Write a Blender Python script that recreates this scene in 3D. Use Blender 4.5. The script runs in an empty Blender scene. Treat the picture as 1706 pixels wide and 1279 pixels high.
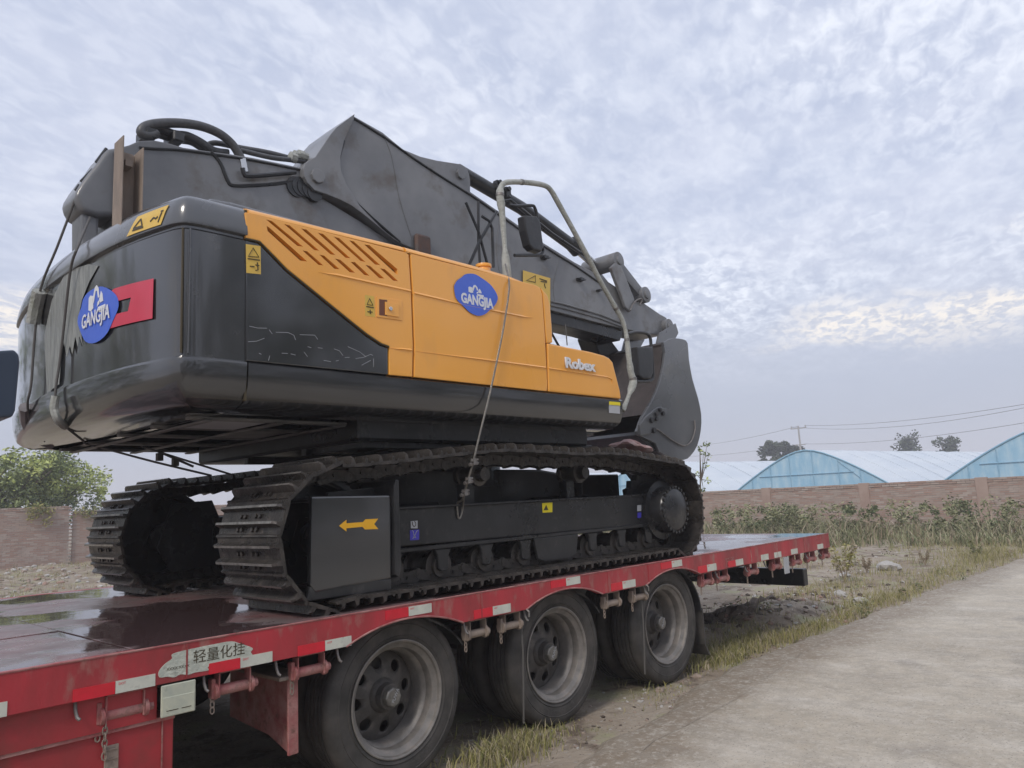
import bpy, bmesh, math, random
import numpy as np
from mathutils import Vector, Matrix, noise
random.seed(7)
rad=math.radians
S=bpy.context.scene
COL=S.collection
# ------------------------------------------------------------------ camera, sky, sun, exposure
cam_d=bpy.data.cameras.new('camera'); cam=bpy.data.objects.new('camera',cam_d); COL.objects.link(cam)
S.camera=cam
cam_d.lens=26.7837; cam_d.sensor_width=36; cam_d.sensor_fit='HORIZONTAL'; cam_d.clip_start=.05; cam_d.clip_end=3000
_r=[[0.68987, -0.074604, -0.720079], [-0.722233, -0.139055, -0.677527], [-0.049585, 0.98747, -0.149811]]
cam.matrix_world=Matrix.Translation((0.0, -3.7213, 1.54)) @ Matrix(_r).to_4x4()
S.render.resolution_x=1024; S.render.resolution_y=768
S.view_settings.view_transform='Standard'; S.view_settings.look='None'
S.view_settings.exposure=0.34; S.view_settings.gamma=1.0; S.view_settings.use_curve_mapping=False
S.cycles.use_denoising=True
S.cycles.max_bounces=6; S.cycles.volume_bounces=2; S.cycles.diffuse_bounces=3; S.cycles.glossy_bounces=3; S.cycles.transparent_max_bounces=8
SUN_EL,SUN_AZ=rad(42),rad(250)
W=bpy.data.worlds.new('World'); S.world=W; W.use_nodes=True
def world():
    nt=W.node_tree; nt.nodes.clear(); N=nt.nodes.new; L=nt.links.new
    out=N('ShaderNodeOutputWorld'); mix=N('ShaderNodeMixShader'); L(mix.outputs[0],out.inputs[0])
    sky=N('ShaderNodeTexSky'); sky.sky_type='NISHITA'; sky.sun_disc=False; sky.sun_elevation=SUN_EL; sky.sun_rotation=SUN_AZ
    sky.dust_density=3; sky.air_density=1.2
    b1=N('ShaderNodeBackground'); b1.inputs[1].default_value=.1; L(sky.outputs[0],b1.inputs[0])
    b2=N('ShaderNodeBackground'); b2.inputs[1].default_value=1.0
    L(b1.outputs[0],mix.inputs[1]); L(b2.outputs[0],mix.inputs[2])
    tc=N('ShaderNodeTexCoord'); sep=N('ShaderNodeSeparateXYZ'); L(tc.outputs['Generated'],sep.inputs[0])
    def M(op,a,b=None,c=None,clamp=False):
        m=N('ShaderNodeMath'); m.operation=op; m.use_clamp=clamp
        for i,v in enumerate((a,b,c)):
            if v is None: continue
            if isinstance(v,(int,float)): m.inputs[i].default_value=v
            else: L(v,m.inputs[i])
        return m.outputs[0]
    z=M('MAXIMUM',sep.outputs[2],0.0)
    den=M('ADD',z,.13)
    px=M('DIVIDE',sep.outputs[0],den); py=M('DIVIDE',sep.outputs[1],den)
    # turn the bands: ripples run along one axis
    ca,sa=math.cos(rad(20)),math.sin(rad(20))
    u=M('ADD',M('MULTIPLY',px,ca),M('MULTIPLY',py,sa)); v=M('SUBTRACT',M('MULTIPLY',py,ca),M('MULTIPLY',px,sa))
    def noise_(su,sv,sc,det,rough,dist,off):
        cb=N('ShaderNodeCombineXYZ'); L(M('MULTIPLY',u,su),cb.inputs[0]); L(M('MULTIPLY',v,sv),cb.inputs[1]); cb.inputs[2].default_value=off
        t=N('ShaderNodeTexNoise'); t.inputs['Scale'].default_value=sc; t.inputs['Detail'].default_value=det
        t.inputs['Roughness'].default_value=rough; t.inputs['Distortion'].default_value=dist
        L(cb.outputs[0],t.inputs['Vector']); return t.outputs[0]
    def ramp(x,a,b):
        m=N('ShaderNodeMapRange'); m.interpolation_type='SMOOTHSTEP'; L(x,m.inputs[0]); m.inputs[1].default_value=a; m.inputs[2].default_value=b
        return m.outputs[0]
    fine=noise_(1.0,1.6,16,3.5,.55,.45,3.1)
    fine2=noise_(1.0,1.3,5.5,5,.6,.3,23.1)
    mid=noise_(1.0,1.15,2.6,5,.55,.3,9.4)
    big=noise_(1,1.25,.75,3,.5,.3,1.7)
    patch=noise_(1,1.0,1.15,3,.5,.2,14.2)
    cov=ramp(big,.36,.58)
    rip=M('ADD',M('MULTIPLY',ramp(fine,.36,.70),M('ADD',M('MULTIPLY',cov,.55),.22)),M('MULTIPLY',ramp(fine2,.36,.72),.42),clamp=True)
    side=M('ADD',M('MULTIPLY',sep.outputs[0],.97),M('MULTIPLY',sep.outputs[1],-.25))
    rip=M('MULTIPLY',rip,M('ADD',M('MULTIPLY',ramp(side,.05,.62),.62),.38))
    rip=M('MULTIPLY',rip,ramp(sep.outputs[2],.10,.24))
    soft=ramp(mid,.30,.72)
    def mixc(f,a,b):
        m=N('ShaderNodeMix'); m.data_type='RGBA'; 
        if isinstance(f,float): m.inputs[0].default_value=f
        else: L(f,m.inputs[0])
        for i,c in ((6,a),(7,b)):
            if isinstance(c,tuple): m.inputs[i].default_value=(*c,1)
            else: L(c,m.inputs[i])
        return m.outputs[2]
    base=mixc(soft,(.455,.505,.645),(.555,.592,.715))
    # the lower sky is smooth and paler
    base=mixc(ramp(sep.outputs[2],.36,.04),base,(.415,.445,.54))
    base=mixc(M('MULTIPLY',ramp(sep.outputs[2],.1,-.02),.75),base,(.51,.51,.565))
    c=mixc(M('MULTIPLY',rip,.85),base,(.80,.83,.91))
    # cream lit patches of thin cloud low on the right
    low=M('MULTIPLY',ramp(sep.outputs[2],.34,.22),ramp(sep.outputs[2],.13,.19))
    pt=M('MULTIPLY',M('MULTIPLY',low,ramp(patch,.48,.62)),M('ADD',M('MULTIPLY',ramp(fine,.38,.62),.75),.2))
    c=mixc(pt,c,(.86,.80,.74))
    L(c,b2.inputs[0])
    mix.inputs[0].default_value=.93
world()
sd=bpy.data.lights.new('sun','SUN'); sd.energy=1.3; sd.angle=rad(14); sd.color=(1,.93,.84)
sun=bpy.data.objects.new('sun',sd); COL.objects.link(sun)
_d=Vector((math.sin(SUN_AZ)*math.cos(SUN_EL),math.cos(SUN_AZ)*math.cos(SUN_EL),math.sin(SUN_EL)))
sun.rotation_euler=_d.to_track_quat('Z','Y').to_euler()

# ------------------------------------------------------------------ materials
MATS={}
def mat(name,c1,c2=None,rough=.5,metal=0,scale=4,stretch=(1,1,1),amt=(.35,.65),bump=0,bscale=None,rvar=0,coat=0,c3=None,s3=30,a3=(.6,.7),spec=.5,trans=0,alpha=1,det=5,world_co=False):
    if name in MATS: return MATS[name]
    m=bpy.data.materials.new(name); m.use_nodes=True; nt=m.node_tree; N=nt.nodes.new; L=nt.links.new
    p=nt.nodes['Principled BSDF']; p.inputs['Base Color'].default_value=(*c1,1); p.inputs['Roughness'].default_value=rough
    p.inputs['Metallic'].default_value=metal; p.inputs['Specular IOR Level'].default_value=spec
    p.inputs['Coat Weight'].default_value=coat; p.inputs['Coat Roughness'].default_value=.08
    p.inputs['Transmission Weight'].default_value=trans; p.inputs['Alpha'].default_value=alpha
    tc=N('ShaderNodeTexCoord'); mp=N('ShaderNodeMapping'); 
    if world_co:
        g=N('ShaderNodeNewGeometry'); L(g.outputs['Position'],mp.inputs[0])
    else: L(tc.outputs['Object'],mp.inputs[0])
    mp.inputs['Scale'].default_value=stretch
    def nz(sc,d=det,r=.6):
        t=N('ShaderNodeTexNoise'); t.inputs['Scale'].default_value=sc; t.inputs['Detail'].default_value=d; t.inputs['Roughness'].default_value=r
        L(mp.outputs[0],t.inputs['Vector']); return t.outputs[0]
    def mr(x,a,b,c=0,d=1):
        k=N('ShaderNodeMapRange'); L(x,k.inputs[0]); k.inputs[1].default_value=a; k.inputs[2].default_value=b; k.inputs[3].default_value=c; k.inputs[4].default_value=d; return k.outputs[0]
    n1=nz(scale); col=None
    if c2:
        x=N('ShaderNodeMix'); x.data_type='RGBA'; L(mr(n1,*amt),x.inputs[0]); x.inputs[6].default_value=(*c1,1); x.inputs[7].default_value=(*c2,1); col=x.outputs[2]
    if c3:
        y=N('ShaderNodeMix'); y.data_type='RGBA'; L(mr(nz(s3),*a3),y.inputs[0]); y.inputs[7].default_value=(*c3,1)
        if col: L(col,y.inputs[6])
        else: y.inputs[6].default_value=(*c1,1)
        col=y.outputs[2]
    if col: L(col,p.inputs['Base Color'])
    if rvar: L(mr(nz(scale*.8),.3,.7,max(.02,rough-rvar),min(1,rough+rvar)),p.inputs['Roughness'])
    if bump:
        b=N('ShaderNodeBump'); b.inputs['Strength'].default_value=bump; b.inputs['Distance'].default_value=.02; L(nz(bscale or scale*4),b.inputs['Height']); L(b.outputs[0],p.inputs['Normal'])
    MATS[name]=m; return m
BLK=mat('black_paint',(.016,.017,.020),(.030,.030,.031),rough=.20,scale=1.6,rvar=.06,coat=1,spec=.7,c3=(.09,.085,.08),s3=6,a3=(.6,1.0))
BLK2=mat('veiled_black_paint',(.085,.089,.097),(.115,.117,.122),rough=.30,scale=1.1,rvar=.08,c3=(.16,.15,.135),s3=4,a3=(.58,.95),coat=.7,bump=.05,bscale=3)  # black paint of the upper parts, haze veil and sky sheen put into its colour
BLK3=mat('weathered_veiled_arm_paint',(.105,.109,.119),(.20,.202,.208),rough=.42,scale=1.0,rvar=.12,c3=(.10,.085,.072),s3=3.4,a3=(.54,.72),coat=.35,bump=.05,bscale=3)  # worn black paint, its paler base holds painted haze and sky sheen
BLKM=mat('dark_frame_paint',(.012,.013,.015),(.028,.028,.030),rough=.32,scale=3,rvar=.1,bump=.1,bscale=20,c3=(.09,.085,.08),s3=12,a3=(.58,.9))
TRK=mat('track_steel',(.035,.032,.030),(.085,.075,.068),rough=.34,metal=.4,scale=9,rvar=.15,bump=.25,bscale=40,c3=(.15,.12,.095),s3=16,a3=(.6,.8))
YEL=mat('orange_yellow_paint',(.88,.395,.055),(.92,.42,.065),rough=.30,scale=1.2,stretch=(1,1,.45),rvar=.08,coat=.6,c3=(.70,.33,.09),s3=4,a3=(.55,.95),bump=.03,bscale=2.5)
SLOT=mat('vent_brown',(.14,.050,.030),(.19,.065,.035),rough=.6)
RED=mat('trailer_red_paint',(.47,.030,.045),(.27,.032,.036),rough=.38,scale=3.2,stretch=(1,1,.4),rvar=.14,bump=.2,bscale=14,c3=(.34,.14,.12),s3=11,a3=(.55,.72),coat=.1)
RED2=mat('toolbox_red_paint',(.40,.030,.040),(.28,.035,.036),rough=.45,scale=3,rvar=.1,bump=.12,c3=(.10,.05,.035),s3=2.2,a3=(.55,.8))
REDD=mat('faded_red_steel',(.30,.075,.075),(.42,.22,.20),rough=.6,scale=9,rvar=.1,bump=.25,c3=(.14,.07,.05),s3=20,a3=(.55,.75))
RTAPE=mat('reflective_red',(.68,.012,.035),(.60,.015,.03),rough=.3,scale=20)
WTAPE=mat('reflective_white',(.62,.63,.55),(.52,.53,.47),rough=.35,scale=14,c3=(.3,.3,.27),s3=30,a3=(.62,.8))
TYR=mat('tyre_rubber',(.034,.032,.030),(.068,.062,.057),rough=.72,scale=7,bump=.15,bscale=60,c3=(.11,.10,.09),s3=4,a3=(.5,.9))
RIM2=mat('dark_rim_disc',(.065,.060,.056),(.13,.12,.11),rough=.6,metal=.2,scale=6,rvar=.1,bump=.2,c3=(.20,.17,.15),s3=12,a3=(.56,.85))
RIM=mat('dusty_rim_steel',(.16,.15,.14),(.28,.26,.24),rough=.5,metal=.3,scale=7,rvar=.12,bump=.15,c3=(.26,.22,.19),s3=14,a3=(.55,.85))
HUB=mat('hub_steel',(.16,.155,.145),(.26,.25,.23),rough=.4,metal=.5,scale=30)
RUST=mat('rusty_steel',(.22,.18,.15),(.32,.25,.20),rough=.75,scale=9,stretch=(1,1,.3),bump=.4,c3=(.30,.26,.22),s3=13,a3=(.55,.8))
STEEL=mat('worn_steel',(.25,.24,.23),(.16,.14,.13),rough=.5,metal=.5,scale=20,bump=.2)
WIRE=mat('galvanised_wire',(.24,.225,.205),(.16,.15,.135),rough=.45,metal=.5,scale=60)
DWIRE=mat('dark_wire',(.10,.095,.09),rough=.6)
WRAP=mat('white_wrapping',(.44,.45,.42),(.32,.33,.30),rough=.6,scale=14,bump=.7,bscale=45,c3=(.30,.32,.24),s3=9,a3=(.6,.8))
HOSE=mat('rubber_hose',(.055,.057,.062),(.09,.09,.095),rough=.45,scale=30)
TIP=mat('worn_grouser_edge',(.38,.36,.34),(.18,.17,.155),rough=.3,metal=.6,scale=22)
BLUE=mat('logo_blue',(.055,.13,.62),(.07,.15,.66),rough=.3,scale=5,bump=.1)
WHT=mat('logo_white',(.72,.73,.76),rough=.4)
YST=mat('warning_yellow',(.74,.48,.075),(.68,.45,.09),rough=.35,scale=20)
YBR=mat('bright_yellow_label',(.80,.66,.01),rough=.35)
ARR=mat('arrow_orange',(.80,.42,.02),rough=.35)
INK=mat('print_dark',(.06,.045,.02),rough=.5)
CRED=mat('decal_red',(.62,.03,.075),(.56,.035,.07),rough=.28,scale=6,coat=.3)
CREAM=mat('cream_label',(.55,.56,.44),(.42,.45,.38),rough=.5,scale=14,c3=(.22,.25,.2),s3=25,a3=(.6,.75))
PEEL=mat('peeling_paper',(.58,.60,.52),(.44,.47,.41),rough=.7,scale=16,bump=.5,c3=(.30,.31,.27),s3=38,a3=(.6,.72))
SILV=mat('bright_silver',(.6,.6,.6),rough=.25,metal=.9)
FILM=mat('wrinkled_plastic_film',(.20,.21,.20),(.30,.31,.29),rough=.25,scale=6,stretch=(1,3,.6),bump=.9,bscale=9)
GLASS=mat('mirror_glass',(.25,.27,.30),rough=.06,metal=1)
BLUEL=mat('label_blue',(.06,.05,.45),rough=.4)
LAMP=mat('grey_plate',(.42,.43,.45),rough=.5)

# ------------------------------------------------------------------ helpers
ORG={}
def org(p):
    return ORG.get(p.name,Vector((0,0,0))) if p is not None else Vector((0,0,0))
def link(o,parent=None):
    COL.objects.link(o)
    if parent is not None: o.parent=parent
    return o
def thing(name,loc,label,cat,group=None):
    o=bpy.data.objects.new(name,None); COL.objects.link(o); o.location=loc; o.empty_display_size=.2
    ORG[o.name]=Vector(loc); o['label']=label; o['category']=cat
    if group: o['group']=group
    return o
def tag(o,label=None,cat=None,group=None,kind=None):
    if label: o['label']=label
    if cat: o['category']=cat
    if group: o['group']=group
    if kind: o['kind']=kind
    return o
def finish(name,bm,m,parent=None,smooth=False,bevel=0,seg=2,ang=30,loc=None):
    bmesh.ops.remove_doubles(bm,verts=bm.verts,dist=1e-5)
    bmesh.ops.recalc_face_normals(bm,faces=bm.faces)
    if bevel:
        es=[e for e in bm.edges if len(e.link_faces)==2 and e.calc_face_angle(0)>rad(ang)]
        try: bmesh.ops.bevel(bm,geom=es,offset=bevel,segments=seg,profile=.6,affect='EDGES',clamp_overlap=True)
        except Exception: pass
    o0=org(parent); base=Vector(loc) if loc is not None else o0
    for v in bm.verts: v.co-=base
    me=bpy.data.meshes.new(name); bm.to_mesh(me); bm.free()
    if smooth:
        me.polygons.foreach_set('use_smooth',[True]*len(me.polygons))
        try: me.set_sharp_from_angle(angle=rad(38))
        except Exception: pass
    if isinstance(m,(list,tuple)):
        for q in m: me.materials.append(q)
    else: me.materials.append(m)
    o=bpy.data.objects.new(name,me); link(o,parent)
    o.location=base-o0; ORG[o.name]=base.copy()
    return o
def add_box(bm,x0,x1,y0,y1,z0,z1,rot=None,piv=None):
    vs=[bm.verts.new(v) for v in [(x0,y0,z0),(x1,y0,z0),(x1,y1,z0),(x0,y1,z0),(x0,y0,z1),(x1,y0,z1),(x1,y1,z1),(x0,y1,z1)]]
    for f in [(0,3,2,1),(4,5,6,7),(0,1,5,4),(1,2,6,5),(2,3,7,6),(3,0,4,7)]: bm.faces.new([vs[i] for i in f])
    if rot is not None: bmesh.ops.rotate(bm,verts=vs,cent=piv or Vector(((x0+x1)/2,(y0+y1)/2,(z0+z1)/2)),matrix=rot)
    return vs
def box(name,x0,x1,y0,y1,z0,z1,m,parent=None,bevel=.004,rot=None,**k):
    bm=bmesh.new(); add_box(bm,x0,x1,y0,y1,z0,z1,rot); return finish(name,bm,m,parent,bevel=bevel,seg=1,**k)
def add_prism(bm,pts,a,b,axis='y'):
    f=(lambda p,t:(p[0],t,p[1])) if axis=='y' else ((lambda p,t:(t,p[0],p[1])) if axis=='x' else (lambda p,t:(p[0],p[1],t)))
    A=[bm.verts.new(f(p,a)) for p in pts]; B=[bm.verts.new(f(p,b)) for p in pts]; n=len(pts)
    bm.faces.new(A); bm.faces.new(B[::-1])
    for i in range(n): bm.faces.new((A[i],B[i],B[(i+1)%n],A[(i+1)%n]))
def prism(name,pts,a,b,m,parent=None,axis='y',bevel=0,smooth=False,seg=2,**k):
    bm=bmesh.new(); add_prism(bm,pts,a,b,axis); return finish(name,bm,m,parent,bevel=bevel,smooth=smooth,seg=seg,**k)
def smoothpts(pts,n=6,closed=False):
    out=[]; N=len(pts); r=range(N if closed else N-1)
    for i in r:
        g=lambda j: Vector(pts[j%N] if closed else pts[max(0,min(N-1,j))])
        p0,p1,p2,p3=g(i-1),g(i),g(i+1),g(i+2)
        for k in range(n):
            t=k/n
            out.append(tuple(.5*((2*p1)+(p2-p0)*t+(2*p0-5*p1+4*p2-p3)*t*t+(3*p1-p0-3*p2+p3)*t**3)))
    if not closed: out.append(tuple(pts[-1]))
    return out
def add_tube(bm,pts,r,n=8,closed=False,caps=True):
    P_=[Vector(p) for p in pts]; N_=len(P_); rings=[]
    up=None
    for i,p in enumerate(P_):
        t=(P_[(i+1)%N_]-P_[i-1]) if closed else (P_[min(i+1,N_-1)]-P_[max(i-1,0)])
        t.normalize()
        if up is None:
            up=t.orthogonal().normalized()
        else:
            up=(up-up.dot(t)*t); up=up.normalized() if up.length>1e-6 else t.orthogonal().normalized()
        b=t.cross(up); rr=r[i] if isinstance(r,(list,tuple)) else r
        rings.append([bm.verts.new(p+(up*math.cos(2*math.pi*k/n)+b*math.sin(2*math.pi*k/n))*rr) for k in range(n)])
    for i in range(N_ if closed else N_-1):
        a,b=rings[i],rings[(i+1)%N_]
        for k in range(n): bm.faces.new((a[k],a[(k+1)%n],b[(k+1)%n],b[k]))
    if caps and not closed:
        bm.faces.new(rings[0][::-1]); bm.faces.new(rings[-1])
def tube(name,pts,r,m,parent=None,n=10,sm=0,**k):
    if sm: 
        pts=smoothpts(pts,sm)
    bm=bmesh.new(); add_tube(bm,pts,r,n); return finish(name,bm,m,parent,smooth=True,**k)
def add_lathe_y(bm,prof,cx,cz,n=48,closed=True):
    """prof = [(radius, y)] turned about the y axis through (cx, cz)"""
    R_=[]
    for k in range(n):
        a=2*math.pi*k/n
        R_.append([bm.verts.new((cx+r*math.cos(a),y,cz+r*math.sin(a))) for r,y in prof])
    m=len(prof)
    for k in range(n):
        A,B=R_[k],R_[(k+1)%n]
        for j in range(m if closed else m-1):
            try: bm.faces.new((A[j],A[(j+1)%m],B[(j+1)%m],B[j]))
            except ValueError: pass
def lathe(name,prof,cx,cz,m,parent=None,n=48,closed=False,smooth=True,**k):
    bm=bmesh.new(); add_lathe_y(bm,prof,cx,cz,n,closed)
    bmesh.ops.remove_doubles(bm,verts=bm.verts,dist=1e-4)
    return finish(name,bm,m,parent,smooth=smooth,**k)
def add_cyl_y(bm,cx,cz,r,y0,y1,n=20): add_tube(bm,[(cx,y0,cz),(cx,y1,cz)],r,n)
def boolean(o,cut):
    md=o.modifiers.new('b','BOOLEAN'); md.object=cut; md.operation='DIFFERENCE'; md.solver='EXACT'
    dg=bpy.context.evaluated_depsgraph_get(); me=bpy.data.meshes.new_from_object(o.evaluated_get(dg)); o.modifiers.clear()
    if len(me.polygons)>3: o.data=me
    bpy.data.objects.remove(cut)
def text(name,body,loc,size,m,parent,rx='xz',extrude=.002,bold=.0,sx=1,shear=0,align='LEFT',rot=0):
    """text standing in the xz plane (facing -y), or yz plane facing -x"""
    cu=bpy.data.curves.new(name,'FONT'); cu.body=body; cu.size=size; cu.extrude=extrude; cu.offset=bold; cu.align_x=align; cu.shear=shear
    cu.materials.append(m); cu.resolution_u=3
    tmp=bpy.data.objects.new('tmp',cu); COL.objects.link(tmp)
    bpy.context.view_layer.update(); me=bpy.data.meshes.new_from_object(tmp.evaluated_get(bpy.context.evaluated_depsgraph_get())); bpy.data.objects.remove(tmp); me.name=name
    if not len(me.materials): me.materials.append(m)
    o=bpy.data.objects.new(name,me); link(o,parent)
    if rx=='xz': Rm=Matrix.Rotation(rad(90),4,'X')
    else: Rm=Matrix.Rotation(rad(-90),4,'Z')@Matrix.Rotation(rad(90),4,'X')
    o.matrix_basis=Matrix.Translation(Vector(loc)-org(parent))@Rm@Matrix.Rotation(rot,4,'Z')@Matrix.Diagonal((sx,1,1,1))
    return o
def copy_obj(o,parent=None):
    c=o.copy(); COL.objects.link(c); c.parent=parent
    for ch in list(o.children): copy_obj(ch,c)
    return c
def flat(name,pts,y,m,parent,th=.002):
    return prism(name,pts,y-th,y+.0005,m,parent)
# ------------------------------------------------------------------ TRAILER
DZ=.951; G=-.10
DECKM=None
def deck_material():
    m=bpy.data.materials.new('wet_deck_plate'); m.use_nodes=True; nt=m.node_tree; N=nt.nodes.new; L=nt.links.new
    p=nt.nodes['Principled BSDF']; g=N('ShaderNodeNewGeometry')
    def nz(sc,d=4,off=0):
        mp=N('ShaderNodeMapping'); L(g.outputs['Position'],mp.inputs[0]); mp.inputs['Location'].default_value=(off,0,0)
        t=N('ShaderNodeTexNoise'); t.inputs['Scale'].default_value=sc; t.inputs['Detail'].default_value=d; L(mp.outputs[0],t.inputs['Vector']); return t.outputs[0]
    def mr(x,a,b,c=0,d=1):
        k=N('ShaderNodeMapRange'); L(x,k.inputs[0]); k.inputs[1].default_value=a; k.inputs[2].default_value=b; k.inputs[3].default_value=c; k.inputs[4].default_value=d; return k.outputs[0]
    def mx(f,a,b):
        x=N('ShaderNodeMix'); x.data_type='RGBA'; L(f,x.inputs[0])
        for i,c in((6,a),(7,b)):
            if isinstance(c,tuple): x.inputs[i].default_value=(*c,1)
            else: L(c,x.inputs[i])
        return x.outputs[2]
    col=mx(mr(nz(2.3,6),.4,.62),(.20,.105,.105),(.17,.135,.132)); col=mx(mr(nz(9,5,3),.55,.75),col,(.22,.18,.17))
    wet=mr(nz(1.25,3,7.3),.47,.52)
    L(mx(wet,col,(.07,.042,.042)),p.inputs['Base Color'])
    k=N('ShaderNodeMath'); k.operation='MULTIPLY'; L(mr(wet,0,1,1,.15),k.inputs[0]); L(mr(nz(6),.3,.7,.20,.42),k.inputs[1]); L(k.outputs[0],p.inputs['Roughness'])
    # raised tread bars, flooded where water stands
    wv=N('ShaderNodeTexVoronoi'); wv.feature='F1'; wv.inputs['Scale'].default_value=38; L(g.outputs['Position'],wv.inputs['Vector'])
    b=N('ShaderNodeBump'); b.inputs['Distance'].default_value=.006; L(mr(wet,0,1,.22,.0),b.inputs['Strength']); L(wv.outputs['Distance'],b.inputs['Height'])
    b2=N('ShaderNodeBump'); b2.inputs['Distance'].default_value=.02; b2.inputs['Strength'].default_value=.12; L(nz(2.2),b2.inputs['Height']); L(b.outputs[0],b2.inputs['Normal'])
    L(b2.outputs[0],p.inputs['Normal']); return m
DECKM=deck_material()
TW=3.75; XL,XR=-4.0,9.385
trailer=thing('flatbed_trailer',(3,TW/2,G),'long red three-axle flatbed trailer carrying the excavator','trailer')
# deck plates
ys=[.012,1.1,2.70,TW-.012]; xs=[-4,-2.2,-.4,1.4,3.2,5.0,6.8,XR-.02]
for i in range(len(xs)-1):
    for j in range(3):
        tilt=random.uniform(-.0015,.0015)
        bm=bmesh.new(); vs=add_box(bm,xs[i]+.004,xs[i+1]-.004,ys[j]+.004,ys[j+1]-.004,DZ-.012,DZ)
        for v in vs:
            if v.co.z>DZ-.001: v.co.z+=tilt*(v.co.x-xs[i])-abs(tilt)
        finish('deck_plate',bm,DECKM,trailer,bevel=.002,seg=1)
box('deck_underframe',XL+.1,XR-.03,.07,TW-.07,DZ-.06,DZ-.016,BLKM,trailer)
# near side rail with three wheel arches
def arch(cx,r,zt):   # arc from right to left bottom edge z=.782
    out=[]; dz=zt-.782; h=r
    R_=(h*h+dz*dz)/(2*dz); cz=zt-R_; a0=math.asin(h/R_)
    for k in range(17):
        a=a0-2*a0*k/16; out.append((cx+R_*math.sin(a),cz+R_*math.cos(a)))
    return out
AX=[2.95,4.42,5.90]
def rail(y0,y1,nm='side_rail'):
    pts=[(XL,.782),(XL,DZ-.001),(XR,DZ-.001),(XR,.782)]
    for cx in reversed(AX): pts+=arch(cx,.44,.872)
    return prism(nm,pts,y0,y1,RED,trailer,bevel=.003,seg=1)
sr=rail(-.002,.06); rail(TW-.06,TW+.002)
bm=bmesh.new(); add_tube(bm,[(XL,-.001,DZ),(XR,-.001,DZ)],.0055,6); finish('worn_edge_strip',bm,REDD,sr,smooth=True)
for cx in AX:
    bm=bmesh.new(); add_tube(bm,[(x,-.003,z) for x,z in arch(cx,.44,.872)],.006,6)
    finish('arch_lip',bm,REDD,sr,smooth=True)
# weld seams on the rail
for x in (.72,1.62,3.55,4.93,5.5,7.35,7.95,8.65):
    box('rail_seam',x,x+.008,-.006,-.001,.79,DZ-.01,REDD if x>7 else RED,sr,bevel=0)
# end rail
box('rear_end_rail',XR-.06,XR+.004,.063,TW-.063,.782,DZ-.002,REDD,trailer)
box('rear_underrun_bar',9.18,9.30,.27,2.3,.34,.54,BLKM,trailer,bevel=.01)
bm=bmesh.new()
for y in(.7,2.0): add_box(bm,9.2,9.28,y-.04,y+.04,.54,.79)
finish('underrun_bracket',bm,BLKM,trailer)
for y in(1.15,2.5): 
    bm=bmesh.new(); add_box(bm,XL,XR-.1,y-.08,y+.08,.55,.57); add_box(bm,XL,XR-.1,y-.08,y+.08,.86,.885); add_box(bm,XL,XR-.1,y-.012,y+.012,.571,.859); finish('chassis_beam',bm,BLKM,trailer)
for i in range(13):
    x=-3.5+i*1.02
    if min(abs(x-a) for a in AX)<.3: continue
    box('cross_member',x,x+.06,.08,TW-.08,.80,.885,BLKM,trailer)
# reflective strips: white squares with a red one in front of each
WS=[(.74,.901,.783,.84),(1.31,1.48,.7835,.836),(1.891,2.063,.7835,.835),(2.375,2.543,.7835,.836),(2.952,3.13,.883,.937),(3.656,3.826,.79,.846),(4.425,4.59,.893,.948),(5.123,5.303,.79,.848),(5.868,6.035,.885,.940),(6.464,6.634,.79,.852),(7.016,7.171,.79,.848),(7.565,7.735,.79,.848),(7.873,8.04,.79,.846),(8.291,8.46,.79,.846),(9.014,9.18,.79,.844)]
for i,(a,b,c,d) in enumerate(WS):
    w=box('white_reflective_strip',a,b,-.0055,-.0015,c,d,WTAPE,sr,bevel=0)
    if i<10: text('tape_mark','DOT',(a+.012,-.0058,d-.018),.014,RTAPE,w,extrude=.0004)
    l={0:.3,1:.17,2:.16,3:.165,4:.17,5:.17,6:.17,7:.15,8:.17,9:.16}.get(i,.15)
    if i<11: box('red_reflective_strip',a-l,a-.0015,-.005,-.0015,c,d-.001,RTAPE,sr,bevel=0)
# peeling paper with half torn characters
pp=smoothpts([(1.499,0.816),(1.496,0.843),(1.525,0.872),(1.555,0.888),(1.554,0.907),(1.593,0.914),(1.679,0.918),(1.767,0.92),(1.844,0.919),(1.891,0.9),(1.955,0.869),(1.945,0.851),(1.939,0.829),(1.739,0.825),(1.73,0.804),(1.666,0.806),(1.629,0.802),(1.595,0.811),(1.567,0.803),(1.534,0.812)],3,True)
pl=prism('peeling_sticker',pp,-.0045,-.0015,PEEL,sr)
text('torn_characters','轻量化挂',(1.652,-.005,.852),.066,INK,pl,extrude=.0004)
text('torn_small_print','XXXX XXXX',(1.53,-.005,.838),.018,INK,pl,extrude=.0003)
# lettering remains at the far end
text('worn_letters','万通',(6.80,-.004,.80),.10,REDD,sr,extrude=.0008)
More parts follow.
